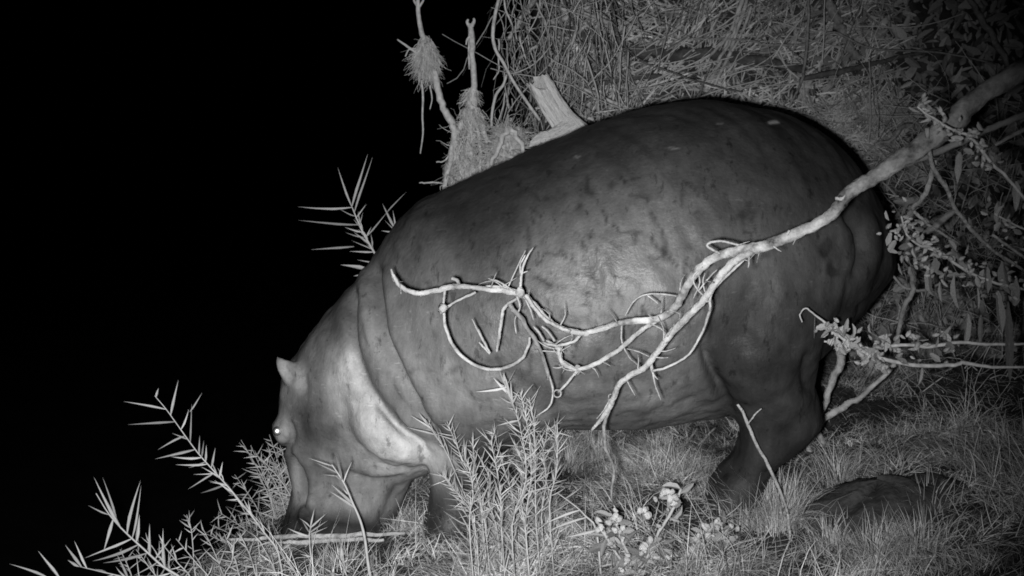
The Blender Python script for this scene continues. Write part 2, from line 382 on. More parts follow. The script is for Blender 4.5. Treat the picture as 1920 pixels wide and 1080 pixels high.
wet = .2 + .8 * sstep(740, 860, U) * sstep(1400, 1260, U) * (1 - thigh)
a2 = hm.attributes.new('wet', 'FLOAT', 'POINT'); a2.data.foreach_set('value', wet.astype(np.float32))
def skin_mat():
    m = bpy.data.materials.new('hippo_skin'); m.use_nodes = True; t = m.node_tree; N = t.nodes; L = t.links; b = N['Principled BSDF']
    tc = N.new('ShaderNodeTexCoord')
    def noise(scale, detail=5, st=None, rough=.6):
        v = tc.outputs['Object']
        if st: mp = N.new('ShaderNodeMapping'); mp.inputs['Scale'].default_value = st; L.new(v, mp.inputs[0]); v = mp.outputs[0]
        q = N.new('ShaderNodeTexNoise'); q.inputs['Scale'].default_value = scale; q.inputs['Detail'].default_value = detail; q.inputs['Roughness'].default_value = rough
        L.new(v, q.inputs['Vector']); return q.outputs['Fac']
    def rng(x, a, bb, c, d):
        r = N.new('ShaderNodeMapRange'); L.new(x, r.inputs[0])
        for k, v in zip(('From Min', 'From Max', 'To Min', 'To Max'), (a, bb, c, d)): r.inputs[k].default_value = v
        return r.outputs[0]
    def mth(op, x, y):
        k = N.new('ShaderNodeMath'); k.operation = op; L.new(x, k.inputs[0])
        if isinstance(y, float): k.inputs[1].default_value = y
        else: L.new(y, k.inputs[1])
        return k.outputs[0]
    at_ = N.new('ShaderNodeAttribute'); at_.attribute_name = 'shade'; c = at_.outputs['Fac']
    c = mth('MULTIPLY', c, rng(noise(4, 10, (1, 1, .8), .74), .3, .7, .55, 1.45))                       # broad patches
    c = mth('MULTIPLY', c, rng(noise(16, 8, (1.3, 1, .3), .7), .3, .7, .78, 1.22))        # vertical mud streaks
    c = mth('MULTIPLY', c, rng(noise(14, 6, (1.7, 1, .6), .72), .585, .66, 1.0, .5))   # dark scabs and scars
    c = mth('MULTIPLY', c, rng(noise(60, 4, None, .6), .64, .72, 1.0, .62))           # small dark spots
    c = mth('MULTIPLY', c, rng(noise(30, 3, (.6, 1, 2.2)), .64, .74, 1.0, 1.45))      # pale scratches
    L.new(c, b.inputs['Base Color'])
    L.new(rng(noise(5), .3, .7, .40, .62), b.inputs['Roughness']); aw = N.new('ShaderNodeAttribute'); aw.attribute_name = 'wet'; L.new(mth('MULTIPLY', aw.outputs['Fac'], .5), b.inputs['Specular IOR Level'])
    h = mth('ADD', mth('MULTIPLY', noise(70, 4), .6), mth('MULTIPLY', noise(19, 4, (1.2, 1, .7)), 1.0))
    bp = N.new('ShaderNodeBump'); bp.inputs['Strength'].default_value = .7; bp.inputs['Distance'].default_value = .006
    L.new(h, bp.inputs['Height']); L.new(bp.outputs[0], b.inputs['Normal'])
    return m
M['skin'] = skin_mat()
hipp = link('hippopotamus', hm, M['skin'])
tag(hipp, 'large dark grey hippopotamus grazing with its muzzle down on the bank', 'hippopotamus')
# eyes
M['eye'] = mat('eyeball', .03, .1, 5, .12, 0, spec=.8)
tm = bpy.data.materials.new('eyeshine'); tm.use_nodes = True; b = tm.node_tree.nodes['Principled BSDF']
b.inputs['Base Color'].default_value = (1, 1, 1, 1); b.inputs['Metallic'].default_value = 1; b.inputs['Roughness'].default_value = .38
ns = tm.node_tree.nodes.new('ShaderNodeTexNoise'); ns.inputs['Scale'].default_value = 90
rr = tm.node_tree.nodes.new('ShaderNodeMapRange'); rr.inputs['To Min'].default_value = .36; rr.inputs['To Max'].default_value = .46
tm.node_tree.links.new(ns.outputs[0], rr.inputs[0]); tm.node_tree.links.new(rr.outputs[0], b.inputs['Roughness'])
def ball(name, c, r, m, parent, sc=(1, 1, 1), seg=16):
    V = []; F = []
    for i in range(seg // 2 + 1):
        th = math.pi * i / (seg // 2)
        for j in range(seg): ph = 2 * math.pi * j / seg; V.append((c[0] + r * sc[0] * math.sin(th) * math.cos(ph), c[1] + r * sc[1] * math.sin(th) * math.sin(ph), c[2] + r * sc[2] * math.cos(th)))
    for i in range(seg // 2):
        for j in range(seg): F.append((i * seg + j, i * seg + (j + 1) % seg, (i + 1) * seg + (j + 1) % seg, (i + 1) * seg + j))
    return link(name, mesh(name, V, F), m, parent)
EYEC = None
en = normals(P); sel = np.argmin((U - 519) ** 2 + (W - 809) ** 2 + ((P[:, 1] > 0) | (en[:, 1] > -.35)) * 1e9); ec = P[sel] + en[sel] * .002
for s in (-1, 1):
    c = ec.copy(); c[1] *= -s
    e = ball('eye', c - np.array([-.006, s * -.006, 0]) * 0, .019, M['eye'], hipp)
    d = Vector(lampo.location) - Vector(c); d.y *= -s; d.normalize()
    q = d.to_track_quat('Z', 'Y').to_matrix()
    V = []
    for rr_, hh in ((.0155, .0145), (.012, .0185), (.006, .0208)): V += [Vector(c) + d * hh + (q @ Vector((rr_ * math.cos(a), rr_ * math.sin(a), 0))) for a in np.arange(16) / 16 * 2 * math.pi]
    V.append(Vector(c) + d * .0213)
    link('eyeshine_cap', mesh('eyeshine_cap', V, [(k * 16 + i, k * 16 + (i + 1) % 16, k * 16 + 16 + (i + 1) % 16, k * 16 + 16 + i) for k in range(2) for i in range(16)] + [(32 + i, 32 + (i + 1) % 16, 48) for i in range(16)]), tm, e)  # white metal cap added over the eye, angled at the lamp for the glint
# ------------------------------------------------------------------ placing on the terrain
def hit(px, py, lift=0.0):
    """where the ray through a pixel meets the terrain"""
    o = np.array([0, CAM_Y, CAM_Z]); d = np.array(at(px, py, CAM_Y + 1)) - o
    t = np.arange(3.2, 11, .012); Pn = o + t[:, None] * d
    k = np.nonzero(Pn[:, 2] < ground_h(Pn[:, 0], Pn[:, 1]))[0]
    tt = t[k[0]] if len(k) else 7.0
    return o + d * (tt - lift)
def hrows(pts, lift=.06, maxY=2.1):
    """px polyline laid on the terrain, lifted towards the camera by about lift metres"""
    out = []
    for p in pts:
        Y = min(hit(p[0], p[1])[1], maxY) - lift; v = at(p[0], p[1], Y); out.append((v.x, v.y, v.z, p[2] * (Y - CAM_Y) / FPX))
    return out
def poly_thing(name, ctrl, m, label, cat, group=None, k=7, **kw):
    loc = np.array(ctrl[-1][:3]); o = tube(name, ctrl, m, None, k=k, off=loc, **kw); o.location = loc
    return tag(o, label, cat, group)

# ------------------------------------------------------------------ grass and straw as ground cover
def blades(n, pos, az, el, L, wd, bend, sh, segs=3):
    """n ribbons: arrays of base pos, azimuth, elevation, length, width"""
    V = np.empty((n, segs + 1, 2, 3), np.float32); p = pos.copy(); e = el.copy()
    side = np.stack([-np.sin(az), np.cos(az), np.zeros(n)], 1)
    tw = RNG.uniform(-.8, .8, n); side[:, 2] = np.sin(tw); side /= np.linalg.norm(side, axis=1)[:, None]
    for i in range(segs + 1):
        w_ = wd * (1 - (i / segs) ** 2 * .92) * .5
        V[:, i, 0] = p - side * w_[:, None]; V[:, i, 1] = p + side * w_[:, None]
        d = np.stack([np.cos(e) * np.cos(az), np.cos(e) * np.sin(az), np.sin(e)], 1); p = p + d * (L / segs)[:, None]; e = e - bend
    V = V.reshape(-1, 3); b = np.arange(n)[:, None] * (segs + 1) * 2
    Q = np.concatenate([np.concatenate([b + 2 * i, b + 2 * i + 1, b + 2 * i + 3, b + 2 * i + 2], 1) for i in range(segs)])
    return V, Q, np.repeat(sh, (segs + 1) * 2)
def cover(name, n, x0, x1, y0, y1, keep, Lr, wr, elr, bend, label, cat, m, shr=(.4, 1.3), patch=2.2):
    x = RNG.uniform(x0, x1, n * 3); y = RNG.uniform(y0, y1, n * 3); h = ground_h(x, y)
    k = keep(x, y, h) * (.1 + 1.5 * sstep(-1, 1.2, vnoise(x * patch + 20, y * patch)) * (.5 + sstep(-.8, .8, vnoise(x * 6, y * 6 + 9)))) > RNG.uniform(0, 1, n * 3)
    x, y, h = x[k][:n], y[k][:n], h[k][:n]; n = len(x); pn = vnoise(x * 3 + 7, y * 3 + 7)
    az = 3.5 * vnoise(x * 2.2 + 11, y * 2.2) + RNG.normal(0, 1.1, n); sz = np.exp(.35 * pn)
    V, Q, S = blades(n, np.stack([x, y, h], 1), az, RNG.uniform(*elr, n), RNG.uniform(*Lr, n) * sz, RNG.uniform(*wr, n), RNG.uniform(*bend, n),
                     RNG.uniform(*shr, n) * np.clip(1 + .4 * pn + .3 * vnoise(x * 9, y * 9), .2, 2.2))
    tag(link(name, npmesh(name, V, Q, S), m, smooth=False), label, cat, kind='stuff')
flat = lambda x, y, h: (h > -1.0) & (y < 1.5 + .3 * (x > 1.2))
cover('matted_grass', 90000, -2.2, 3.0, -1.8, 1.7, flat, (.04, .13), (.0018, .004), (-.1, .85), (-.1, .45), 'matted dry grass covering the slope of the bank', 'grass', M['grass'], (.15, 1.5), patch=1.6)
cover('tall_grass', 9000, -2.2, 3.0, -1.6, 1.6, lambda x, y, h: flat(x, y, h) * (vnoise(x * 2.6 + 40, y * 2.6) > .35) * ((abs(x - .2) > .9) | (y > .0) | (y < -.75) | True), (.10, .22), (.0018, .0036), (.35, 1.4), (.05, .5), 'longer pale grass standing in tufts between the matted grass', 'grass', M['grass'], (.6, 1.4))
cover('fallen_straw', 3500, -2.0, 3.0, -1.5, 1.6, flat, (.06, .2), (.002, .0045), (-.05, .2), (-.03, .1), 'loose dry straws lying on the matted grass', 'straw', M['grass'], (.4, 1.6))
steep = lambda x, y, h: ((y > 1.15) & (h > -.3) & (x > -.45)) * (1.0 - .55 * sstep(1.6, 2.6, x)) * (.12 + .88 * sstep(.35, .8, x))
cover('straw_litter', 7000, -.45, 3.2, 1.15, 2.9, steep, (.03, .20), (.002, .006), (-.5, .7), (-.1, .12), 'dry straw litter covering the steep bank', 'straw', M['straw'], (.35, 1.3))

def bank_straw(name, n, box, ang, Lr, wr, shr, lift, label, seed, keep=lambda x, y: True):
    r2 = np.random.default_rng(seed); V = []; Q = []; S = []; k = 0
    while k < n:
        px, py = r2.uniform(box[0], box[1]), r2.uniform(box[2], box[3])
        if not keep(px, py): continue
        Y = min(hit(px, py)[1], 2.6) - r2.uniform(*lift); p = np.array(at(px, py, Y)); nz = float(vnoise(np.array(px / 70.), np.array(py / 55.))); n2 = float(vnoise(np.array(px / 24. + 9), np.array(py / 16.)))
        if r2.random() > .55 + .5 * n2: continue
        a = ang[0] + 1.1 * nz + r2.normal() * ang[1] * .7 if r2.random() < .7 else r2.uniform(0, math.pi); L = r2.uniform(*Lr) * r2.uniform(.3, 1)
        d = np.array([math.cos(a), r2.normal() * .15, math.sin(a)]); sd = np.cross(d, (0, -1, r2.normal() * .3)); sd /= np.linalg.norm(sd); w_ = r2.uniform(*wr) * .5; b_ = r2.normal() * .08 * L
        for t in (0, .5, 1): c = p + d * L * (t - .5) + sd * b_ * (t - .5) ** 2 * 4; V += [c - sd * w_, c + sd * w_]
        o_ = k * 6; Q += [(o_, o_ + 1, o_ + 3, o_ + 2), (o_ + 2, o_ + 3, o_ + 5, o_ + 4)]; S += [max(.1, r2.uniform(*shr) * (.85 + .4 * n2))] * 6; k += 1
    tag(link(name, npmesh(name, np.array(V), np.array(Q), np.array(S)), M['straw'], smooth=False), label, 'straw', kind='stuff')
bank_straw('bank_straw', 2300, (1040, 1680, -20, 330), (.6, .45), (.05, .42), (.002, .010), (.1, 1.15), (.0, .16), 'pale straw and broken stems strewn over the steep bank above the hippo', 31, lambda x, y: y < 230 + max(0, (x - 1400) * .4))
bank_straw('bank_grass', 1300, (1500, 1720, 190, 340), (.5, .6), (.08, .3), (.0025, .005), (.25, .9), (.05, .25), 'spiky dry grass on the bank just above the hippo\'s rump', 32)
# hanging strands at the left end of the bank
def strands(name, specs, label, cat, m, k=4, parent=None, off=None, kind='stuff'):
    """specs: list of (points Nx3, radii N, shade)"""
    VV = []; QQ = []; SS = []; o = 0
    for P_, R_, s_ in specs:
        V_, F_ = tube_geo(P_, R_, k); F_ = [f for f in F_ if len(f) == 4][:(len(P_) - 1) * k]
        VV.append(V_); QQ.append(np.array(F_) + o); SS.append(np.full(len(V_), s_)); o += len(V_)
    V_ = np.concatenate(VV)
    if off is not None: V_ = V_ - np.array(off)
    ob = link(name, npmesh(name, V_, np.concatenate(QQ), np.concatenate(SS)), m, parent)
    return tag(ob, label, cat, kind=kind)
def wander(p, d, L, n, r0, jit, grav, rg, taper=.6):
    P_ = [np.array(p, float)]; d = np.array(d, float)
    for i in range(n):
        d = d / np.linalg.norm(d); P_.append(P_[-1] + d * L / n); d = d + rg.standard_normal(3) * jit + np.array([0, 0, -grav])
    return np.array(P_), np.linspace(r0, r0 * (1 - taper), n + 1)
rg = np.random.default_rng(5); sp = []
for i in range(230):
    px = 935 + 250 * rg.random() ** 1.3; py = rg.uniform(-60, 230); Y = rg.uniform(1.35, 1.85)
    if px < 965 and rg.random() < .5: continue
    P_, R_ = wander(at(px, py, Y), (rg.normal() * .25, rg.normal() * .15, -1), rg.uniform(.2, .8), 9, rg.uniform(.0012, .0065) * rg.uniform(.5, 1), .2, .07, rg, .4); sp.append((P_, R_, rg.uniform(.2, 1.2)))
for i in range(80):                                           # crossing straws
    px = rg.uniform(945, 1250); py = rg.uniform(-20, 240); a = rg.uniform(0, math.pi); Y = rg.uniform(1.2, 1.6)
    P_, R_ = wander(at(px, py, Y), (math.cos(a), rg.normal() * .2, math.sin(a)), rg.uniform(.08, .45), 6, rg.uniform(.001, .0042), .1, 0, rg, .3); sp.append((P_, R_, rg.uniform(.3, 1.3)))
for i in range(110):                                           # broken stems strewn over the bank
    px = rg.uniform(1080, 1660); py = rg.uniform(-20, 210 + max(0, (px - 1450) * .5)); a = rg.normal(.7, .7); Y = min(hit(px, py)[1], 2.5) - rg.uniform(.08, .3)
    P_, R_ = wander(at(px, py, Y), (math.cos(a), rg.normal() * .15, math.sin(a)), rg.uniform(.12, .6), 6, rg.uniform(.0015, .006), .08, 0, rg, .3); sp.append((P_, R_, rg.uniform(.2, 1.3)))
strands('hanging_roots', sp, 'tangle of thin hanging roots and straw at the left end of the steep bank', 'roots', M['straw'])

# named canes, vines and logs on the bank
def on_bank(name, pts, m, label, cat, lift=.12, group=None, **kw):
    return poly_thing(name, hrows(pts, lift), m, label, cat, group, wob=.25, **kw)
on_bank('dark_log', [(1030, 40, 5), (1075, 58, 9), (1122, 73, 12), (1189, 90, 13), (1250, 100, 12), (1310, 101, 11), (1400, 112, 10), (1510, 130, 8)], M['darkbark'], 'dark rotten log lying across the straw of the steep bank', 'log', .14, rough=.15, k=9)
on_bank('dark_stick', [(1093, 163, 4), (1140, 154, 5), (1193, 146, 5), (1240, 143, 4)], M['darkbark'], 'short dark stick above the hippo\'s shoulder, beside the weathered stump', 'stick', .2)
on_bank('dark_stick', [(1500, 150, 5), (1560, 136, 6), (1620, 125, 5), (1700, 105, 4), (1770, 90, 3)], M['darkbark'], 'dark curved stick among dead leaves above the hippo\'s rump', 'stick', .16)
for pts, lab in [
    ([(1015, 2, 4), (1075, 22, 5), (1140, 42, 5)], 'thick pale cane slanting down at the top of the hanging roots'),
    ([(953, 74, 4), (978, 36, 4.5), (1004, -4, 4.5)], 'pale cane leaning out over the dark at the bank\'s left end'),
    ([(1060, 82, 3), (1095, 52, 3.2), (1133, 20, 3)], 'thin straight cane crossing in front of the dark log\'s upper end'),
    ([(1055, 151, 3), (1110, 174, 3.5), (1185, 205, 3.5)], 'pale cane slanting down from the stump to the hippo\'s back'),
    ([(973, 110, 2.6), (1005, 88, 3), (1035, 69, 2.6), (1053, 88, 2.6)], 'bent cane with a sharp kink left of the dark log')]:
    on_bank('dry_cane', pts, M['bark'], lab, 'cane', .28, 'dry canes at the left end of the bank')
on_bank('bark_strip', [(1022, 37, 3), (1032, 41, 5), (1060, 34, 5), (1084, 22, 5), (1106, 12, 3)], M['bark'], 'curled pale strip of bark below the thick cane', 'bark', .26)
for j, (a, b, r) in enumerate([((1394, -6), (1322, 172), 4.5), ((1400, 0), (1340, 160), 4), ((1385, 30), (1345, 118), 3.4), ((1408, 12), (1372, 96), 3), ((1372, 60), (1312, 118), 3)]):
    mx = ((a[0] + b[0]) / 2 + 5, (a[1] + b[1]) / 2, r)
    on_bank('straw_stalk', [(*a, r), mx, (*b, r * .8)], M['bark'], ['longest pale stalk of the straw bundle above the hippo\'s back', 'second long stalk of the straw bundle above the hippo\'s back', 'short stalk on the left of the straw bundle above the hippo\'s back', 'topmost right stalk of the straw bundle above the hippo\'s back', 'lower left stalk of the straw bundle above the hippo\'s back'][j], 'straw', .15 + .03 * j, 'bundle of straw stalks above the back')
on_bank('hanging_vine', [(1517, -6, 2.5), (1515, 50, 2.8), (1511, 100, 3), (1505, 144, 2.8), (1490, 180, 2.2), (1481, 198, 2)], M['greybark'], 'dark thin vine hanging straight down behind the hippo\'s rump', 'vine', .3)
on_bank('trailing_vine', [(1300, 73, 1.6), (1402, 75, 2), (1437, 84, 2.2), (1513, 82, 2.4), (1552, 62, 2.4), (1580, 66, 2), (1640, 92, 2), (1760, 98, 2), (1870, 120, 1.6)], M['greybark'], 'thin vine trailing sideways across the upper bank', 'vine', .25)
on_bank('bare_root', [(1553, 0, 9), (1566, 32, 10), (1580, 66, 9), (1600, 98, 9), (1612, 112, 6)], M['greybark'], 'thick pale root sloping down among the dead leaves', 'root', .14)
on_bank('bare_root', [(1815, -6, 5), (1838, 30, 6), (1860, 66, 6), (1880, 100, 6), (1895, 130, 4)], M['greybark'], 'thin root slanting down near the top right corner', 'root', .18)
on_bank('bare_root', [(1640, 270, 3), (1672, 262, 4), (1690, 240, 4.5), (1712, 236, 5)], M['greybark'], 'hooked root tip beside the upper side of the big branch', 'root', .5)
v1 = [(937, -8, 3), (928, 30, 3.2), (924, 67, 3.4), (930, 95, 3.2), (944, 118, 3.2), (962, 152, 3), (985, 187, 3), (1012, 225, 3)]
poly_thing('hanging_vine', rows(v1, 1.15, 1.2), M['root'], 'long vine curving down along the black edge of the bank', 'vine')
poly_thing('hanging_vine', rows([(950, 140, 2.4), (943, 160, 2.6), (930, 178, 2.8), (923, 210, 2.6), (921, 245, 2.4)], 1.15), M['root'], 'short vine hanging against the black, right of the tall bare stem', 'vine')
poly_thing('hanging_vine', rows([(945, -5, 1.6), (948, 18, 2), (955, 34, 2), (960, 46, 1.6)], 1.3), M['root'], 'short thin rootlet hanging at the top left of the bank', 'vine')

# ------------------------------------------------------------------ broken stump
def plank(name, A, B, wpx, thick, Y, label):
    a = np.array(at(*A, Y)); b = np.array(at(*B, Y + .05)); ax = b - a; L = np.linalg.norm(ax); ax /= L
    sd = np.array([ax[2], 0, -ax[0]]); sd /= np.linalg.norm(sd); wd = wpx * (Y - CAM_Y) / FPX; nrm = np.cross(ax, sd)
    rg = np.random.default_rng(3); K = 34; n = 22; V = []; F = []
    ridge = .06 * rg.standard_normal(K); jag = rg.uniform(0, .05, K) + .035 * np.sin(np.arange(K) * .9)
    for i in range(n):
        t = i / (n - 1); ridge = ridge * .93 + .022 * rg.standard_normal(K); bend = .012 * math.sin(t * 5)
        for j in range(K):
            an = 2 * math.pi * j / K; q = 1 + ridge[j] - .10 * (j % 7 == 3)
            V.append(a + ax * (L * t - jag[j] * (1 - t) ** 3) + sd * (wd * (.46 + .16 * t) * math.copysign(abs(math.cos(an)) ** .7, math.cos(an)) * q + bend) + nrm * thick * .5 * math.copysign(abs(math.sin(an)) ** .7, math.sin(an)) * q)
    for i in range(n - 1):
        for j in range(K): F.append((i * K + j, i * K + (j + 1) % K, (i + 1) * K + (j + 1) % K, (i + 1) * K + j))
    F.append(tuple(range(K))[::-1]); F.append(tuple(range((n - 1) * K, n * K)))
    q = Matrix((sd, nrm, ax)).transposed()
    V = [q.transposed() @ Vector(v - b) for v in V]
    o = link(name, mesh(name, V, F), M['wood'], None, False); o.matrix_world = Matrix.Translation(b) @ q.to_4x4()
    return o
st = tag(plank('broken_stump', (1019, 165), (1105, 290), 46, .11, 1.02, ''), 'pale weathered broken stump sticking up behind the hippo\'s back', 'stump')
tag(plank('wood_chunk', (1018, 262), (1075, 238), 34, .08, .98, ''), 'short pale chunk of weathered wood against the foot of the broken stump', 'wood')

# ------------------------------------------------------------------ eroded root stocks with fibrous roots
def fibre(c, rx, rz, n, L, rg, down=.6):
    out = []
    for i in range(n):
        v = rg.standard_normal(3); v /= np.linalg.norm(v); p = np.array(c) + v * np.array([rx, rx * .8, rz]) * rg.uniform(.55, 1)
        P_, R_ = wander(p, v * np.array([.6, .6, .4]) + np.array([0, 0, -down * 1.6]), L * rg.uniform(.4, 1.3), 5, rg.uniform(.0008, .002), .35, .12, rg, .6); out.append((P_, R_, rg.uniform(.5, 1.1)))
    return out
rg = np.random.default_rng(21); YR = 1.15
def lump(name, c, rx, rz, m, parent, off, seed):
    V = []; F = []; K, n = 14, 9; r2 = np.random.default_rng(seed)
    for i in range(n):
        th = math.pi * (i + .02) / (n - 1 + .04)
        for j in range(K):
            a = 2 * math.pi * j / K; q = 1 + .22 * r2.standard_normal()
            V.append(np.array(c) - off + np.array([rx * math.sin(th) * math.cos(a), rx * .8 * math.sin(th) * math.sin(a), rz * math.cos(th)]) * q)
    for i in range(n - 1):
        for j in range(K): F.append((i * K + j, i * K + (j + 1) % K, (i + 1) * K + (j + 1) % K, (i + 1) * K + j))
    return link(name, mesh(name, V, F), m, parent)
M['rootcore'] = mat('root_core', .34, .5, 50, .9, 1, 120)
A = np.array(at(852, 300, YR))
rs = thing('root_stock', A, 'leaning bare stem with a hanging ball of fine roots, leftmost against the black', 'roots')
tube('stem', rows([(783, -20, 3.5), (784, 20, 4), (789, 55, 4.5), (797, 85, 6), (806, 120, 8), (818, 155, 7), (828, 195, 6.5), (842, 222, 7), (852, 245, 7), (856, 300, 7)], YR), M['root'], rs, off=A, wob=.15)
bc = at(799, 104, YR); strands('root_ball', fibre(bc, .055, .105, 620, .09, rg), None, None, M['rootmass'], 4, rs, A, None)
lump('root_core', bc, .045, .085, M['rootcore'], rs, A, 1)
tube('rootlet', rows([(790, 150, 2), (793, 180, 2), (792, 215, 1.8), (793, 250, 1.6), (788, 288, 1.2)], YR - .05), M['root'], rs, off=A)
tube('rootlet', rows([(782, 100, 2), (765, 88, 2.2), (745, 74, 1.6)], YR), M['root'], rs, off=A)
tube('rootlet', rows([(785, 92, 1.5), (768, 92, 1.5), (760, 106, 1.2)], YR), M['root'], rs, off=A)
tube('rootlet', rows([(806, 160, 1.4), (810, 185, 1.3), (806, 205, 1)], YR), M['root'], rs, off=A)
for d in ((776, 0), (793, 2)): tube('twig', rows([(784, 14, 2.2), (d[0], d[1], 2), (d[0] + 4, -12, 1.5)], YR), M['root'], rs, off=A)
B = np.array(at(878, 340, YR))
rs = thing('root_stock', B, 'upright bare stem rising from a cone of tangled roots behind the hippo', 'roots')
tube('stem', rows([(882, 44, 4), (884, 70, 6), (886, 110, 5.5), (888, 160, 6), (886, 200, 9), (884, 240, 8), (880, 300, 8)], YR), M['root'], rs, off=B, wob=.15)
for pts in ([(882, 52, 4), (876, 42, 3), (878, 36, 2)], [(884, 50, 4), (889, 40, 3), (888, 34, 2)], [(884, 66, 3), (876, 74, 2.2), (874, 84, 1.4)], [(880, 60, 2), (879, 100, 2), (880, 130, 1.2)]): tube('twig', rows(pts, YR), M['root'], rs, off=B)
bc = at(884, 180, YR); S = fibre(bc, .03, .06, 160, .06, rg, .4); bc2 = at(884, 212, YR); S += fibre(bc2, .06, .045, 260, .08, rg)
strands('root_collar', S, None, None, M['rootmass'], 4, rs, B, None); lump('root_core', bc2, .045, .035, M['rootcore'], rs, B, 2)
for pts in ([(880, 215, 6), (860, 240, 6), (848, 275, 5), (838, 330, 5), (830, 380, 4)], [(888, 215, 5), (905, 235, 5), (914, 275, 4.5), (917, 310, 4), (915, 350, 4)], [(884, 220, 4), (878, 260, 4), (872, 310, 3.5), (865, 360, 3)],
            [(890, 222, 3), (898, 260, 3), (900, 310, 3), (896, 350, 2)], [(850, 270, 2), (836, 300, 1.6), (818, 304, 1.2)], [(830, 344, 1.6), (805, 342, 1.8), (786, 343, 1.2)]):
    tube('root', rows(pts, YR), M['root'], rs, off=B, wob=.3)
S = []
for i in range(420):
    py = rg.uniform(225, 350); hw = (py - 200) * .28 + 4; px = 876 + rg.uniform(-hw, hw * .9)
    P_, R_ = wander(at(px, py, YR + rg.uniform(-.08, .1)), rg.standard_normal(3) * (.6, .5, .8) + np.array([.15, 0, -.5]), rg.uniform(.05, .15), 5, rg.uniform(.001, .0028), .3, .05, rg); S.append((P_, R_, rg.uniform(.5, 1.2)))
strands('root_mat', S, None, None, M['rootmass'], 4, rs, B, None)
lump('root_core', at(872, 350, YR + .06), .1, .2, M['rootcore'], rs, B, 3)
C_ = np.array(at(955, 300, 1.1)); rs = thing('root_stock', C_, 'low rounded clod of roots between the upright stem and the stump', 'roots')
lump('root_core', at(953, 282, 1.12), .1, .14, M['rootcore'], rs, C_, 4)
tube('root', rows([(950, 240, 5), (935, 270, 5), (920, 310, 4)], 1.0), M['root'], rs, off=C_, wob=.4); tube('root', rows([(956, 238, 5), (972, 262, 5), (985, 300, 4)], 1.0), M['root'], rs, off=C_, wob=.4)
strands('root_mat', fibre(at(953, 285, 1.12), .12, .15, 560, .13, rg, .0), None, None, M['rootmass'], 4, rs, C_, None)
# ------------------------------------------------------------------ leaves and reed shoots
def leaf_mesh(name, curve, prof, fold=.25, segs=6):
    """unit leaf along +Y, width 1, folded along the midrib"""
    V = []; F = []
    for i in range(segs + 1):
        t = i / segs; w_ = prof(t) * .5; z = -curve * t * t
        V += [(-w_, t, z + fold * w_ * .12), (0, t, z), (w_, t, z + fold * w_ * .12)]
    for i in range(segs):
        a = i * 3; F += [(a, a + 1, a + 4, a + 3), (a + 1, a + 2, a + 5, a + 4)]
    return mesh(name, V, F)
lance = lambda t: max(.22, min(1, .22 + t * 2.6)) * max(.03, (1 - t) ** .85 * 1.25)
BL = [leaf_mesh('blade_%d' % i, c, lance, 1.0) for i, c in enumerate((.04, .14, .24, -.09))]
for b_ in BL: b_.materials.append(M['reed'])
def frame(p, q, roll, wd):
    p = Vector(p); q = Vector(q); y = q - p; L = y.length; y.normalize()
    v = (Vector((0, CAM_Y, CAM_Z)) - p).normalized(); x = y.cross(v)
    if x.length < .05: x = y.orthogonal()
    x.normalize(); x = Matrix.Rotation(roll, 3, y) @ x; z = x.cross(y)
    m = Matrix(((x.x * wd, y.x * L, z.x * L), (x.y * wd, y.y * L, z.y * L), (x.z * wd, y.z * L, z.z * L))).to_4x4(); m.translation = p
    return m
def leaf(parent, p, q, wd, me=None, name='leaf', roll=None):
    me = me or random.choice(BL); o = bpy.data.objects.new(name, me); COL.objects.link(o); o.parent = parent
    roll = random.uniform(-.7, .7) if roll is None else roll
    o.matrix_local = Matrix.Translation(-parent.location) @ frame(p, q, roll, wd); return o
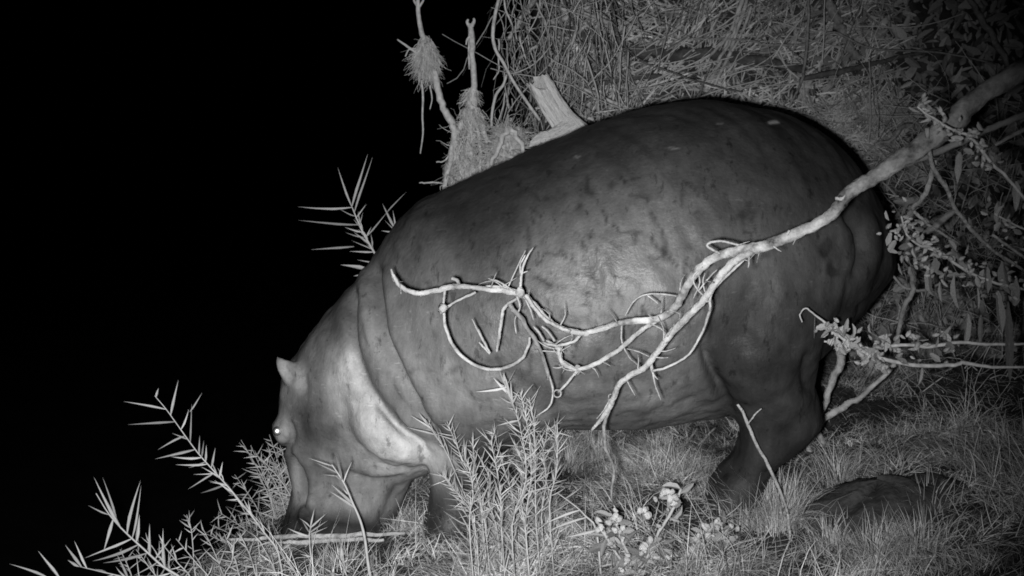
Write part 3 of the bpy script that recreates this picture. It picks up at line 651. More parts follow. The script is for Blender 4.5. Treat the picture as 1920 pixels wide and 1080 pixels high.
def shoot(pts, Y, label, leaves=(), rnd=0, rlen=(.05, .12), t0=.0, t1=.8, spread=.75, Y1=None, group=None, r=2.2, wd=.009, name='reed_shoot', base=True, m=None):
    """pts: px polyline from base to tip; leaves: explicit (base px, tip px); rnd: further leaves along the stem"""
    n = len(pts); Y1 = Y if Y1 is None else Y1
    ctrl = [tuple(at(p[0], p[1], Y + (Y1 - Y) * i / (n - 1))) + (max(.0012, r * (1 - .65 * i / (n - 1)) * (Y - CAM_Y) / FPX),) for i, p in enumerate(pts)]
    b0 = ctrl[0]
    if base and b0[2] > gh(b0[0], b0[1]) + .01:
        ctrl = [(b0[0] + .02, b0[1], gh(b0[0], b0[1]) - .02, b0[3])] + ctrl
    root = thing(name, ctrl[0][:3], label, 'reed', group)
    tube('stem', ctrl, m or M['reedstem'], root, k=5, steps=3, rough=.04, off=ctrl[0][:3])
    Cs = cat_rom([c[:3] for c in ctrl], 8); cu, cw = topx(Cs)
    for a, b, *wv in leaves:
        kk = int(np.argmin((cu - a[0]) ** 2 + (cw - a[1]) ** 2)); near_stem = math.hypot(cu[kk] - a[0], cw[kk] - a[1]) < 26
        k = min(n - 2, int(np.argmin([abs(p[0] - a[0]) + abs(p[1] - a[1]) for p in pts])))
        y = Y + (Y1 - Y) * k / (n - 1); leaf(root, Cs[kk] if near_stem else at(*a, y), at(*b, (Cs[kk][1] if near_stem else y) + random.uniform(-.06, .06)), (wv[0] if wv else wd) * random.uniform(.9, 1.2), roll=random.uniform(-.5, .5))
    if rnd:
        C = cat_rom([c[:3] for c in ctrl], 8); m_ = len(C) - 1
        for i in range(rnd):
            t = t0 + (t1 - t0) * (i + random.random()) / rnd; k = min(m_ - 1, int(t * m_)); p = C[k]; d = C[k + 1] - C[k]; d /= np.linalg.norm(d) + 1e-9
            s = 1 if i % 2 else -1; sd = np.cross(d, (0, 1, 0)); q = d * random.uniform(.15, 1.0) + sd * s * spread * random.uniform(-.2, 1.5) + np.array([0, random.uniform(-.6, .6), random.gauss(0, .15)])
            q /= np.linalg.norm(q); L = random.uniform(*rlen) * (1.15 - .5 * t); leaf(root, p, p + q * L, wd * random.uniform(.45, .9))
    return root
# the long shoot in front of the black, with every leaf
shoot([(522, 1038), (496, 1000), (470, 965), (432, 918), (400, 882), (370, 848), (335, 800), (312, 768), (290, 742)], -.72, 'longest reed shoot leaning left against the black below the hippo\'s eye',
      [((290, 745), (297, 727), .010), ((302, 774), (231, 752)), ((314, 782), (334, 713), .010), ((322, 797), (243, 796)), ((334, 808), (358, 768)), ((356, 772), (378, 740), .006), ((352, 833), (359, 768), .007), ((340, 820), (294, 843), .010),
       ((358, 846), (293, 859), .012), ((368, 862), (318, 862), .010), ((346, 826), (322, 812), .006), ((368, 855), (374, 818), .008), ((377, 857), (382, 822), .007), ((384, 870), (387, 835)), ((393, 882), (403, 841)), ((382, 873), (331, 874)),
       ((410, 896), (417, 868), .008), ((392, 898), (355, 918), .008), ((404, 924), (366, 930)), ((380, 868), (352, 878), .007)], 26, (.05, .10), .12, .55, .35)
shoot([(345, 1095), (305, 1062), (268, 1028), (235, 998), (205, 965), (180, 925)], -.98, 'wide-leaved reed shoot at the bottom left with fanned leaves',
      [((222, 992), (176, 902), .012), ((216, 986), (196, 893), .008), ((208, 980), (195, 1032), .012), ((234, 1005), (257, 903), .015), ((244, 1016), (266, 912), .010), ((252, 1024), (262, 965), .016), ((240, 1016), (160, 1042), .012),
       ((250, 1027), (166, 1062), .013), ((265, 1046), (184, 1062), .010), ((276, 1050), (279, 988), .012), ((300, 1078), (301, 1000), .013), ((200, 968), (164, 948), .006), ((285, 1060), (322, 1010), .008)], 6, (.06, .12), 0, .4, .7, r=3)
shoot([(300, 1110), (240, 1085), (190, 1072), (148, 1062)], -1.05, 'low reed shoot in the bottom left corner pointing to the left edge',
      [((90, 1084), (22, 1055), .009), ((112, 1085), (70, 1035), .011), ((152, 1066), (120, 1019), .010), ((163, 1066), (142, 1014), .010), ((130, 1075), (126, 1050), .01), ((200, 1072), (168, 1064), .008), ((240, 1085), (220, 1040), .01)], 10, (.05, .11), 0, .7, .8, r=2.4)
shoot([(365, 1070), (362, 1030), (358, 990), (350, 965)], -.6, 'thin small-leaved shoot standing alone below the longest reed shoot', [((352, 972), (345, 965), .005), ((354, 975), (364, 958), .005), ((355, 990), (335, 975), .006), ((358, 1000), (372, 985), .006)], 12, (.03, .07), .2, .95, .8, r=1.6, wd=.006)
# behind the neck
shoot([(760, 560), (735, 520), (712, 490), (695, 462), (680, 435), (668, 408), (660, 388)], .75, 'reed shoot with long pointed leaves behind the hippo\'s neck',
      [((658, 386), (630, 311), .012), ((661, 386), (692, 289), .016), ((671, 398), (703, 296), .012), ((656, 391), (554, 394), .012), ((672, 420), (558, 414), .011), ((664, 462), (585, 467), .011), ((692, 440), (728, 396), .008), ((724, 400), (759, 361), .006),
       ((690, 505), (641, 494), .022), ((683, 515), (665, 517), .012), ((672, 440), (646, 428), .010), ((676, 452), (644, 438), .009), ((690, 480), (655, 470), .010)], 26, (.06, .13), .15, .9, .6, r=3.4, wd=.013)
shoot([(770, 470), (752, 445), (742, 430)], .75, 'short reed tip just behind the hump of the hippo\'s neck', [((741, 433), (716, 381), .013), ((744, 430), (737, 395), .010), ((729, 448), (715, 432), .010), ((745, 440), (722, 415), .007)], 0, r=3)
# in front of the muzzle
shoot([(692, 1070), (684, 1010), (675, 975), (662, 945), (648, 912), (635, 890), (622, 871)], -.80, 'single reed shoot standing in front of the hippo\'s muzzle',
      [((622, 873), (579, 857), .006), ((630, 888), (592, 868), .005), ((635, 893), (604, 890), .005), ((641, 901), (631, 848), .004), ((644, 905), (657, 866), .006), ((640, 900), (634, 862), .004), ((640, 900), (627, 892), .006), ((668, 950), (620, 922), .012), ((662, 944), (624, 911), .010), ((655, 930), (640, 915), .006)], 0, r=3.4)
shoot([(590, 1075), (582, 1035), (580, 1005), (583, 985)], -.85, 'small reed tip with spread leaves before the hippo\'s lips', [((582, 990), (562, 968), .007), ((583, 990), (590, 955), .007), ((585, 990), (606, 968), .008), ((584, 1000), (610, 978), .007), ((580, 1005), (535, 993), .008), ((583, 1003), (608, 992), .006), ((580, 1000), (566, 975), .006)], 8, (.03, .07), 0, .7, .8, wd=.007)
ORD = ['leftmost', 'second', 'third', 'fourth', 'fifth', 'sixth', 'seventh', 'eighth', 'ninth', 'tenth', 'eleventh', 'twelfth', 'thirteenth', 'fourteenth']
# bush of thin reeds behind the face
for i, (bx, by, tx, ty) in enumerate(sorted([(545, 1000, 505, 815), (525, 1005, 470, 835), (540, 1010, 452, 825), (550, 990, 525, 835), (520, 1000, 480, 880), (505, 1010, 440, 890), (540, 980, 490, 860), (480, 1020, 425, 905), (500, 1030, 410, 960), (545, 960, 500, 840), (470, 1030, 400, 985), (550, 940, 478, 850), (530, 990, 515, 870), (450, 1040, 385, 1000)], key=lambda q: q[2])):
    shoot([(bx, by), ((bx + tx) / 2 + 8, (by + ty) / 2), (tx, ty)], random.uniform(.15, .5), ORD[i] + ' tip from the left among thin reeds between the hippo\'s face and the black', (), 20, (.05, .13), .15, 1, 1.0, group='thin reeds behind the face', r=1.5, wd=.009)
# bottom left fringe
for i, (bx, by, tx, ty) in enumerate(sorted([(420, 1085, 380, 990), (450, 1085, 420, 1000), (395, 1090, 330, 1010), (360, 1090, 300, 1015), (480, 1080, 450, 1000), (330, 1095, 275, 1010), (520, 1085, 490, 1020), (300, 1095, 255, 1030), (560, 1085, 520, 1030), (420, 1085, 440, 1010), (250, 1095, 225, 1030)], key=lambda q: q[2])):
    shoot([(bx, by), ((bx + tx) / 2 + 5, (by + ty) / 2 + 5), (tx, ty)], random.uniform(-.95, -.5), ORD[i] + ' tip from the left among short spiky reeds on the bottom left fringe', (), 15, (.04, .11), .0, 1, .9, group='short reeds on the bottom left fringe', r=1.6, wd=.009)
# bright clump in front of the front legs
CL = [((960, 985), (985, 900), (975, 800), (945, 715), 42), ((985, 985), (1000, 890), (990, 800), (975, 735), 44), ((1005, 980), (1005, 880), (1000, 800), (992, 745), 34), ((905, 985), (895, 930), (870, 860), (838, 790), 40), ((885, 970), (860, 900), (830, 840), (800, 792), 12),
      ((965, 985), (955, 930), (945, 870), (925, 805), 40), ((940, 990), (940, 930), (935, 870), (920, 825), 30), ((890, 985), (870, 945), (850, 915), (830, 890), 34), ((1030, 950), (1045, 890), (1045, 840), (1040, 795), 26), ((910, 990), (905, 930), (890, 880), (885, 820), 26),
      ((1015, 970), (1025, 900), (1020, 850), (1030, 800), 26), ((930, 985), (920, 940), (915, 900), (900, 860), 24), ((880, 985), (885, 930), (880, 890), (870, 850), 24), ((985, 990), (975, 930), (985, 880), (965, 830), 26)]
LB = ['tallest reed shoot of the bright clump in front of the hippo\'s chest', 'thick bushy reed shoot right of the tallest one in the bright clump', 'right upper reed shoot of the bright clump, against the belly', 'bushy reed shoot leaning left across the hippo\'s front leg', 'bare-stemmed reed with a spiky tip leaning across the throat fold',
      'dense middle reed shoot of the bright clump', None, 'short bushy reed shoot at the left foot of the bright clump', 'reed shoot at the right end of the bright clump under the belly']
for i, (a, b, c, d, k) in enumerate(CL):
    Y = -.98 + .06 * (i % 6)
    lab = LB[i] if i < len(LB) and LB[i] else ['', '', '', '', '', '', 'low reed shoot just left of the dense middle one in the clump', '', '', 'slim upright reed behind the shoot leaning left in the clump', 'slim reed beside the right end of the bright clump, against the belly line', 'short reed low in the middle left of the bright clump', 'short reed low at the left of the bright clump, by the leg', 'slim reed between the dense middle shoot and the tallest one'][i]
    ex = ()
    if i == 0: ex = [((945, 718), (945, 698), .012), ((936, 735), (893, 738), .013), ((950, 745), (944, 700), .012), ((956, 752), (950, 707), .010), ((962, 760), (957, 720), .010), ((930, 740), (926, 712), .012), ((965, 790), (933, 797), .009)]
    if i == 4: ex = [((808, 805), (769, 780), .009), ((812, 815), (762, 802), .008), ((804, 800), (783, 772), .008), ((806, 795), (797, 785), .008), ((830, 845), (815, 800), .006), ((822, 830), (802, 792), .008), ((842, 860), (825, 798), .005), ((850, 870), (845, 830), .004)]
    shoot([a, (b[0] + random.uniform(-8, 8), b[1]), (c[0] + random.uniform(-6, 6), c[1]), d], Y, lab, ex, int(k * 1.9) if i != 4 else k, (.035, .12) if i != 4 else (.03, .05), .08 if i != 4 else .75, 1, .6, group='reeds of the bright clump', r=1.4, wd=.006)
# frond with three wide leaves
shoot([(1118, 994), (1098, 968), (1080, 950), (1046, 925)], -.9, 'reed frond with three broad leaves pointing left at the foot of the weeds', [((1086, 958), (1018, 982), .010), ((1096, 974), (1026, 995), .012), ((1114, 994), (1058, 1010), .013), ((1060, 938), (1098, 910), .006)], 0, r=2.4)

# ------------------------------------------------------------------ the pale fallen branch before the hippo
M['dimbark'] = mat('mottled_grey_bark', .15, .55, 12, .9, .9, 50)
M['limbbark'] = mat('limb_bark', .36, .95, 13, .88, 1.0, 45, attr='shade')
O = np.array(at(2260, -60, -1.5)); br = thing('fallen_branch', O, 'long pale forked branch reaching across in front of the hippo\'s flank', 'branch')
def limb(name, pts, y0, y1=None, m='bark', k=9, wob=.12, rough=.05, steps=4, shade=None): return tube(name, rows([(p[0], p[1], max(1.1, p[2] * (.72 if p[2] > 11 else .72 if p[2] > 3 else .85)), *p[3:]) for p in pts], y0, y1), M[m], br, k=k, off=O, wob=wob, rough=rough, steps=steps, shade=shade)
limb('main_limb', [(2260, -60, 34, -1.5), (2080, 40, 30, -1.48), (1990, 95, 29, -1.46), (1900, 142, 28, -1.45), (1840, 180, 25, -1.43), (1790, 226, 30, -1.42), (1745, 262, 27, -1.41), (1690, 298, 25, -1.4), (1640, 332, 20, -1.38), (1592, 362, 18, -1.37),
      (1565, 396, 16, -1.36), (1525, 424, 15, -1.34), (1470, 447, 15, -1.32), (1430, 462, 15, -1.30), (1395, 469, 16, -1.28), (1345, 480, 12, -1.24), (1312, 504, 12, -1.22),
      (1287, 538, 11, -1.2), (1267, 574, 11, -1.18), (1236, 597, 10, -1.17), (1190, 602, 9, -1.16), (1160, 606, 8, -1.15)], 0, m='limbbark', k=14, steps=6, wob=.07, rough=.03, shade=([0, .38, .6, 1], [.45, .5, .95, 1]))  # darker towards the base: mottled grey bark plus painted lamp fall-off
limb('forked_limb', [(1160, 606, 8), (1125, 618, 8), (1090, 624, 8), (1055, 616, 7), (1030, 602, 7), (1006, 576, 7), (985, 556, 7), (960, 548, 8), (920, 543, 7), (870, 538, 7), (838, 539, 8), (810, 547, 7), (780, 550, 7), (756, 541, 6), (740, 522, 5), (733, 504, 2)], -1.15, -1.1)
limb('forked_limb', [(1412, 470, 10), (1372, 494, 11), (1342, 530, 10), (1322, 560, 10), (1291, 592, 10), (1262, 622, 10), (1232, 660, 9), (1214, 685, 9), (1180, 706, 8), (1160, 722, 8), (1150, 750, 8), (1135, 775, 7), (1110, 806, 3)], -1.3, -1.16)
limb('hanging_shoot', [(1142, 768, 5), (1133, 800, 5), (1136, 840, 4.5), (1151, 880, 4.2), (1146, 920, 3.2), (1149, 948, 2)], -1.17, -1.1, 'greybark')
limb('forked_limb', [(1240, 597, 6), (1200, 621, 6.5), (1162, 654, 7), (1122, 679, 6.5), (1086, 692, 6), (1062, 686, 6), (1051, 675, 6), (1047, 655, 6), (1036, 645, 4), (1024, 638, 2.5)], -1.17, -1.12)
for pts, y in [([(1092, 624, 5), (1076, 640, 4.5), (1050, 648, 4), (1030, 646, 4), (1018, 642, 2)], -1.14), ([(985, 553, 6), (1012, 590, 6), (1040, 610, 5), (1070, 622, 5)], -1.17), ([(832, 582, 4), (835, 612, 4.5), (848, 646, 5), (876, 676, 5), (910, 692, 5), (946, 690, 5), (975, 675, 4.5), (990, 650, 4.5), (993, 632, 3)], -1.12),
               ([(832, 580, 4), (856, 565, 3.5), (892, 548, 4)], -1.12), ([(831, 578, 3), (834, 545, 3)], -1.12), ([(976, 556, 4), (946, 576, 5), (940, 602, 5), (934, 640, 5), (931, 660, 2.5)], -1.1), ([(885, 598, 1), (895, 618, 3.5), (908, 642, 3.6), (919, 662, 2)], -1.08), ([(898, 642, 1.5), (908, 652, 3), (918, 664, 1.5)], -1.08),
               ([(1028, 700, 2.4), (1037, 735, 2.6), (1030, 762, 2.2), (1005, 781, 1.5)], -1.1), ([(1082, 694, 3), (1062, 720, 3), (1047, 735, 2.6)], -1.12), ([(976, 546, 4.5), (978, 512, 3.8), (988, 482, 2.4), (1000, 464, 1)], -1.14), ([(978, 520, 2.4), (975, 498, 2.4), (985, 478, 1)], -1.13), ([(980, 512, 1.6), (990, 508, 1.2)], -1.13),
               ([(904, 545, 3), (915, 537, 4), (944, 540, 5), (976, 548, 5)], -1.09), ([(862, 536, 5), (856, 526, 5), (846, 522, 4)], -1.11), ([(1166, 606, 2), (1166, 642, 2), (1180, 670, 2), (1199, 687, 2)], -1.14), ([(1172, 592, 1.5), (1188, 566, 1.8), (1212, 552, 2), (1255, 553, 2), (1285, 560, 1.5)], -1.14), ([(1214, 554, 2), (1235, 570, 1.8)], -1.15),
               ([(1402, 480, 4), (1337, 545, 3.5), (1331, 582, 4), (1318, 620, 3.6), (1292, 664, 3.2), (1252, 688, 3), (1222, 696, 3)], -1.26), ([(1222, 682, 2), (1228, 720, 2.2), (1239, 750, 1)], -1.18), ([(1218, 680, 2), (1224, 700, 2), (1234, 712, .8)], -1.18), ([(1330, 566, 2), (1306, 540, 2), (1300, 518, 2), (1318, 500, 1.4)], -1.24), ([(1310, 545, 2), (1330, 520, 1.6), (1345, 505, 1.4)], -1.25),
               ([(1300, 560, 1.6), (1312, 530, 1.6), (1308, 510, 1.2)], -1.23), ([(1325, 560, 1.6), (1318, 530, 1.4), (1322, 512, 1)], -1.24), ([(1290, 588, 2), (1310, 570, 2), (1328, 560, 1.6)], -1.22), ([(1405, 470, 3), (1404, 490, 2.6), (1403, 502, 1.6)], -1.3), ([(1450, 462, 1.6), (1465, 472, 1.4)], -1.33), ([(1475, 440, 4), (1480, 432, 3)], -1.37), ([(1350, 476, 3), (1325, 460, 3), (1350, 452, 3.2), (1395, 462, 3)], -1.27),
               ([(968, 552, 3), (975, 575, 2.4), (965, 600, 1.5), (968, 625, 1)], -1.12), ([(955, 540, 2), (935, 528, 2), (915, 522, 1)], -1.12), ([(985, 560, 2.4), (996, 585, 2), (1000, 600, 1.4)], -1.12), ([(1020, 640, 3), (1008, 620, 3), (1000, 612, 1.5)], -1.12), ([(1040, 640, 3), (1028, 622, 2.5), (1016, 612, 1.5)], -1.13), ([(1062, 684, 3), (1046, 690, 2), (1036, 688, 1.2)], -1.12),
               ([(1780, 228, 5), (1760, 205, 4), (1745, 200, 2)], -1.43), ([(1600, 356, 7), (1580, 372, 6), (1566, 372, 4)], -1.38), ([(950, 545, 1.5), (970, 500, 1.4), (985, 470, .8)], -1.1)]:
    limb('twig', pts, y, k=6, wob=.12, rough=.05)
limb('twig', [(955, 570, 6), (985, 610, 6), (1006, 642, 5.5), (1025, 690, 5), (1028, 712, 2.5)], -1.12, None, 'greybark', rough=.16)
LM = [o for o in br.children if o.name.startswith(('forked_limb', 'main_limb'))]; rt = random.Random(3)
for i in range(64):                                            # little dead side twigs
    o = LM[i % len(LM)]; v = rt.choice(o.data.vertices).co
    if v.x + O[0] > .9: continue
    d = Vector((rt.gauss(0, 1), rt.gauss(-.3, .5), rt.gauss(0, 1))).normalized(); L = rt.uniform(.02, .085); e = Vector((rt.gauss(0, .3), 0, rt.gauss(0, .3)))
    p = np.array(v) + O; ctrl = [tuple(p) + (.0028,), tuple(p + np.array(d) * L * .5) + (.002,), tuple(p + np.array((d + e).normalized()) * L) + (.001,)]
    tube('twig', ctrl, M['bark'], br, k=4, steps=2, off=O)
for c, r in ((at(830, 578, -1.13), .014), (at(975, 548, -1.14), .016), (at(1083, 693, -1.13), .012)):
    o = ball('knot', Vector(c) - Vector(O), r, M['bark'], br, (1, .8, 1.1), 10)
    for v in o.data.vertices: v.co += Vector((random.gauss(0, .0025), random.gauss(0, .0025), random.gauss(0, .0025)))
ring = [(1045 + 7 * math.cos(a), 738 + 7 * math.sin(a), 2) for a in np.linspace(0, 6.4, 10)]; limb('tendril', ring, -1.12, k=5, wob=0)
limb('side_branch', [(2000, 180, 11), (1920, 216, 10), (1860, 240, 9), (1800, 268, 9), (1750, 288, 9), (1690, 312, 8), (1650, 336, 6)], -1.35, -1.3, 'dimbark')

# ------------------------------------------------------------------ sticks, stems and creepers on the right
def stick(pts, y0, y1, m, label, **kw):
    c = rows(pts, y0, y1)
    if kw.pop('ground', 0): c = [(c[0][0] + .02, c[0][1], gh(c[0][0], c[0][1]) - .01, c[0][3])] + c
    return poly_thing('dry_stick', c, M[m], label, 'stick', None, wob=.2, **kw)
stick([(1535, 800, 6), (1546, 760, 6), (1556, 725, 7), (1572, 690, 8), (1578, 650, 8), (1582, 615, 7)], .25, .2, 'bark', 'upright pale stick just right of the hippo\'s hind leg', ground=1)
stick([(1515, 836, 5), (1540, 790, 7), (1570, 770, 7), (1608, 748, 6), (1640, 722, 5), (1672, 690, 4)], .2, .0, 'bark', 'slanting stick propped against the hock of the hind leg', ground=1)
stick([(1474, 950, 3), (1440, 872, 3.2), (1420, 838, 3.2), (1402, 796, 3.2), (1392, 772, 3), (1383, 758, 2.5)], -.72, -.78, 'bark', 'thin forked twig standing in front of the hippo\'s hind leg', ground=1)
stick([(1402, 796, 1.6), (1415, 778, 1.6), (1428, 766, 1)], -.76, -.8, 'bark', 'tiny side twig leaning against the forked twig at the hind leg')
stick([(1705, 500, 4), (1712, 540, 5), (1696, 575, 5), (1684, 620, 4.5), (1676, 660, 3)], -.25, -.25, 'greybark', 'crooked thin stem hanging just right of the hippo\'s rump')
stick([(1672, 515, 2.4), (1695, 538, 2.8), (1730, 545, 3), (1770, 530, 2.4), (1795, 525, 1.6)], -.2, -.2, 'greybark', 'curved twig bowing across the crooked stem by the rump')
stick([(1690, 470, 8), (1712, 452, 8), (1740, 432, 7), (1790, 395, 6)], -.1, -.1, 'greybark', 'stout dim stick rising to the right beside the tail')
stick([(1738, 240, 4), (1748, 305, 4.5), (1770, 345, 4.5), (1795, 395, 4), (1830, 440, 4), (1870, 475, 3), (1925, 510, 3)], -1.45, -1.1, 'greybark', 'thin dark stem crossing over the big branch at the right')
stick([(1925, 240, 5), (1895, 256, 4), (1865, 272, 3)], -1.3, -1.3, 'greybark', 'short stick at the right edge below the big branch')
stick([(1752, 300, 5), (1742, 345, 5), (1728, 375, 5), (1712, 392, 4), (1740, 420, 3), (1770, 440, 2.6), (1800, 458, 2)], -1.3, -1.1, 'greybark', 'bent twig hanging under the side branch at the right')
stick([(1860, 440, 3), (1900, 468, 3), (1940, 495, 3)], -1.0, -1.0, 'greybark', 'thin stem with a raised elbow at the right edge')
BUD = []
for i in range(3):
    rgb = np.random.default_rng(40 + i); V = []; F = []; K, n_ = 7, 6
    for a in range(n_):
        t = a / (n_ - 1); r_ = .42 * math.sin(math.pi * min(.97, t + .04)) ** .8 * (1 - .25 * t)
        for j in range(K): an = 2 * math.pi * j / K; q = 1 + .12 * rgb.standard_normal(); V.append((r_ * q * math.cos(an), t, r_ * q * math.sin(an)))
    for a in range(n_ - 1):
        for j in range(K): F.append((a * K + j, a * K + (j + 1) % K, (a + 1) * K + (j + 1) % K, (a + 1) * K + j))
    F += [tuple(range(K))[::-1], tuple(range((n_ - 1) * K, n_ * K))]
    me = mesh('bud_%d' % i, V, F); me.materials.append(M['bud']); BUD.append(me)
def bud(parent, p, L, name='bud', d=None):
    v = Vector(d) if d is not None else Vector((random.gauss(0, 1), random.gauss(0, .7), random.gauss(0, .8))); v.normalize()
    o = bpy.data.objects.new(name, random.choice(BUD)); COL.objects.link(o); o.parent = parent; L *= random.uniform(.8, 1.3)
    o.matrix_local = Matrix.Translation(-parent.location) @ frame(p, Vector(p) + v * L, 0, L * random.uniform(.6, .85)); return o
broad = lambda t: max(.05, math.sin(math.pi * min(1, t * .97 + .03)) ** .7)
def ragged(seed):
    r_ = np.random.default_rng(seed).uniform(.75, 1.1, 12); return lambda t: broad(t) * r_[int(t * 11)]
DL = []
for i in range(6):
    me = leaf_mesh('dead_leaf_%d' % i, random.uniform(-.2, .35), ragged(i), random.uniform(1, 5), 8); me.materials.append(M['leaf']); DL.append(me)
def creeper(pts, Y, label, buds, hang=(), Y1=None, spreadpx=16, name='budded_creeper', L=.024, rng=(0, 1)):
    c = rows(pts, Y, Y1); root = thing(name, c[0][:3], label, 'creeper'); tube('stem', c, M['root'], root, k=6, off=c[0][:3], wob=.2)
    C = cat_rom([r[:3] for r in c], 10)
    for i in range(int(buds * 1.6)):
        p = C[int((rng[0] + (rng[1] - rng[0]) * random.random()) * (len(C) - 1))] + np.array([random.gauss(0, 1), random.gauss(0, .8), random.gauss(0, 1)]) * spreadpx * .45 * (Y - CAM_Y) / FPX
        if i % 5 < 3: bud(root, p, L)
        else:
            v = Vector((random.gauss(0, 1), random.gauss(0, .7), random.gauss(-.5, 1))).normalized() * L * random.uniform(1.2, 2.2); leaf(root, p, Vector(p) + v, v.length * random.uniform(.35, .6), random.choice(DL), 'small_leaf', random.uniform(-1.2, 1.2))
    for px, py, l, w_ in hang: leaf(root, at(px, py, Y + random.uniform(-.05, .05)), at(px + random.uniform(-5, 5), py + l, Y), w_, random.choice(DL), 'hanging_leaf', random.uniform(-.6, .6))
    return root
creeper([(1504, 604, 1.4), (1500, 590, 1.4), (1510, 578, 1.6), (1528, 590, 1.8), (1555, 612, 2.6), (1580, 635, 3), (1620, 660, 3.5), (1660, 674, 4), (1720, 685, 4), (1790, 684, 4), (1810, 681, 4), (1860, 688, 3), (1930, 688, 2.5)], -.95, 'hooked budded stem reaching left over the hippo\'s hind leg, lower of two', 58, [(1528, 590, 45, .003)], spreadpx=24, rng=(.34, .62))
creeper([(1545, 640, 2), (1580, 645, 2.4), (1630, 655, 3), (1690, 647, 3.4), (1745, 650, 3.6), (1800, 642, 3.6), (1850, 646, 3.2), (1930, 644, 2.6)], -.9, 'budded stem lying level at the right, upper of two', 46, [(1890, 565, 150, .03), (1815, 588, 62, .022), (1840, 590, 56, .02), (1690, 655, 40, .012), (1728, 690, 30, .012)], spreadpx=34, rng=(.18, .75))
creeper([(1690, 405, 1.6), (1700, 440, 2), (1725, 460, 2.4), (1760, 472, 2.8), (1800, 500, 3), (1850, 525, 3), (1930, 545, 2.6)], -.6, 'thick cluster of dry buds right of the hippo\'s rump', 95, [(1744, 495, 65, .018), (1762, 528, 38, .016), (1790, 515, 72, .024), (1832, 540, 40, .01), (1870, 545, 80, .035), (1850, 500, 50, .03), (1905, 520, 60, .03), (1880, 490, 70, .04)], spreadpx=52)
creeper([(1720, 200, 1.5), (1740, 215, 2), (1790, 245, 2.6), (1825, 262, 3), (1858, 305, 3.4), (1890, 335, 3), (1930, 385, 2.6)], -1.6, 'budded stem crossing in front of the big branch near the right edge', 52, [(1800, 285, 55, .02)], spreadpx=24, rng=(0, .75), L=.018)
creeper([(1940, 440, 2), (1900, 420, 2), (1865, 400, 2)], -.7, 'short budded spray at the right edge under the branch', 14, [(1870, 380, 40, .02), (1905, 340, 50, .03)], spreadpx=30)
# dead leaves lying on the steep bank, right of the straw
bank = bpy.data.objects['river_bank']
rl = random.Random(4)
for i in range(285):
    while True:
        px, py = rl.uniform(1480, 1935), rl.uniform(-10, 640)
        if px > 1650 or py < 300 - (1650 - px) * .9: break
    Y = min(hit(px, py)[1], 2.3) - rl.uniform(.02, .16); p = at(px, py, Y); a = rl.uniform(0, 6.28); L = rl.uniform(.05, .13)
    leaf(bank, p, p + Vector((math.cos(a), rl.uniform(-.5, .5), math.sin(a))) * L, L * rl.uniform(.3, .5), rl.choice(DL), 'dead_leaf', rl.uniform(-1, 1))
VV = []; QQ = []; o_ = 0; rg = np.random.default_rng(15)
for i in range(1500):
    while True:
        px, py = rg.uniform(1380, 1935), rg.uniform(-20, 680)
        if px > 1640 or py < 290 - (1640 - px) * .8: break
    Y = min(hit(px, py)[1], 2.5) - rg.uniform(-.01, .07); p = np.array(at(px, py, Y)); a = rg.uniform(0, 6.28); L = rg.uniform(.03, .12); d = np.array([math.cos(a), rg.uniform(-.6, .6), math.sin(a)]); d /= np.linalg.norm(d)
    s_ = np.cross(d, (rg.normal() * .7, -1, rg.normal() * .7)); s_ /= np.linalg.norm(s_); nn = np.cross(d, s_); wd_ = L * rg.uniform(.12, .26); cu_ = rg.normal() * .5; fo = rg.uniform(0, .8)
    V_ = []
    for k in range(5):
        t = k / 4; w_ = wd_ * (.1 + math.sin(math.pi * min(1, t + .03)) ** .8 * rg.uniform(.7, 1.1)); c = p + d * L * t + nn * L * cu_ * t * t
        V_ += [c - s_ * w_ + nn * fo * w_, c, c + s_ * w_ + nn * fo * w_]
    for k in range(4): b_ = o_ + k * 3; QQ += [(b_, b_ + 1, b_ + 4, b_ + 3), (b_ + 1, b_ + 2, b_ + 5, b_ + 4)]
    VV += V_; o_ += 15
M['litter'] = mat('leaf_litter', .22, .4, 20, .8, 0, attr='shade')
tag(link('leaf_litter', npmesh('leaf_litter', np.array(VV), np.array(QQ), np.repeat(rg.uniform(.25, 1.5, 1500), 15)), M['litter']), 'thick litter of small dead leaves on the upper right of the bank', 'leaf litter', kind='stuff')
rg = np.random.default_rng(77); sp = []
for i in range(430):
    px = rg.uniform(1640, 1930); py = rg.uniform(180, 720); a = rg.uniform(0, 6.28); Y = min(hit(px, py)[1], 2.0) - rg.uniform(.1, .7)
    P_, R_ = wander(at(px, py, Y), (math.cos(a), rg.normal() * .3, math.sin(a)), rg.uniform(.15, .45), 7, rg.uniform(.001, .0032), .16, .04, rg, .6); sp.append((P_, R_, rg.uniform(.4, 1.3)))
strands('twig_tangle', sp, 'tangle of thin dead twigs behind the budded stems at the right', 'twigs', M['straw'])

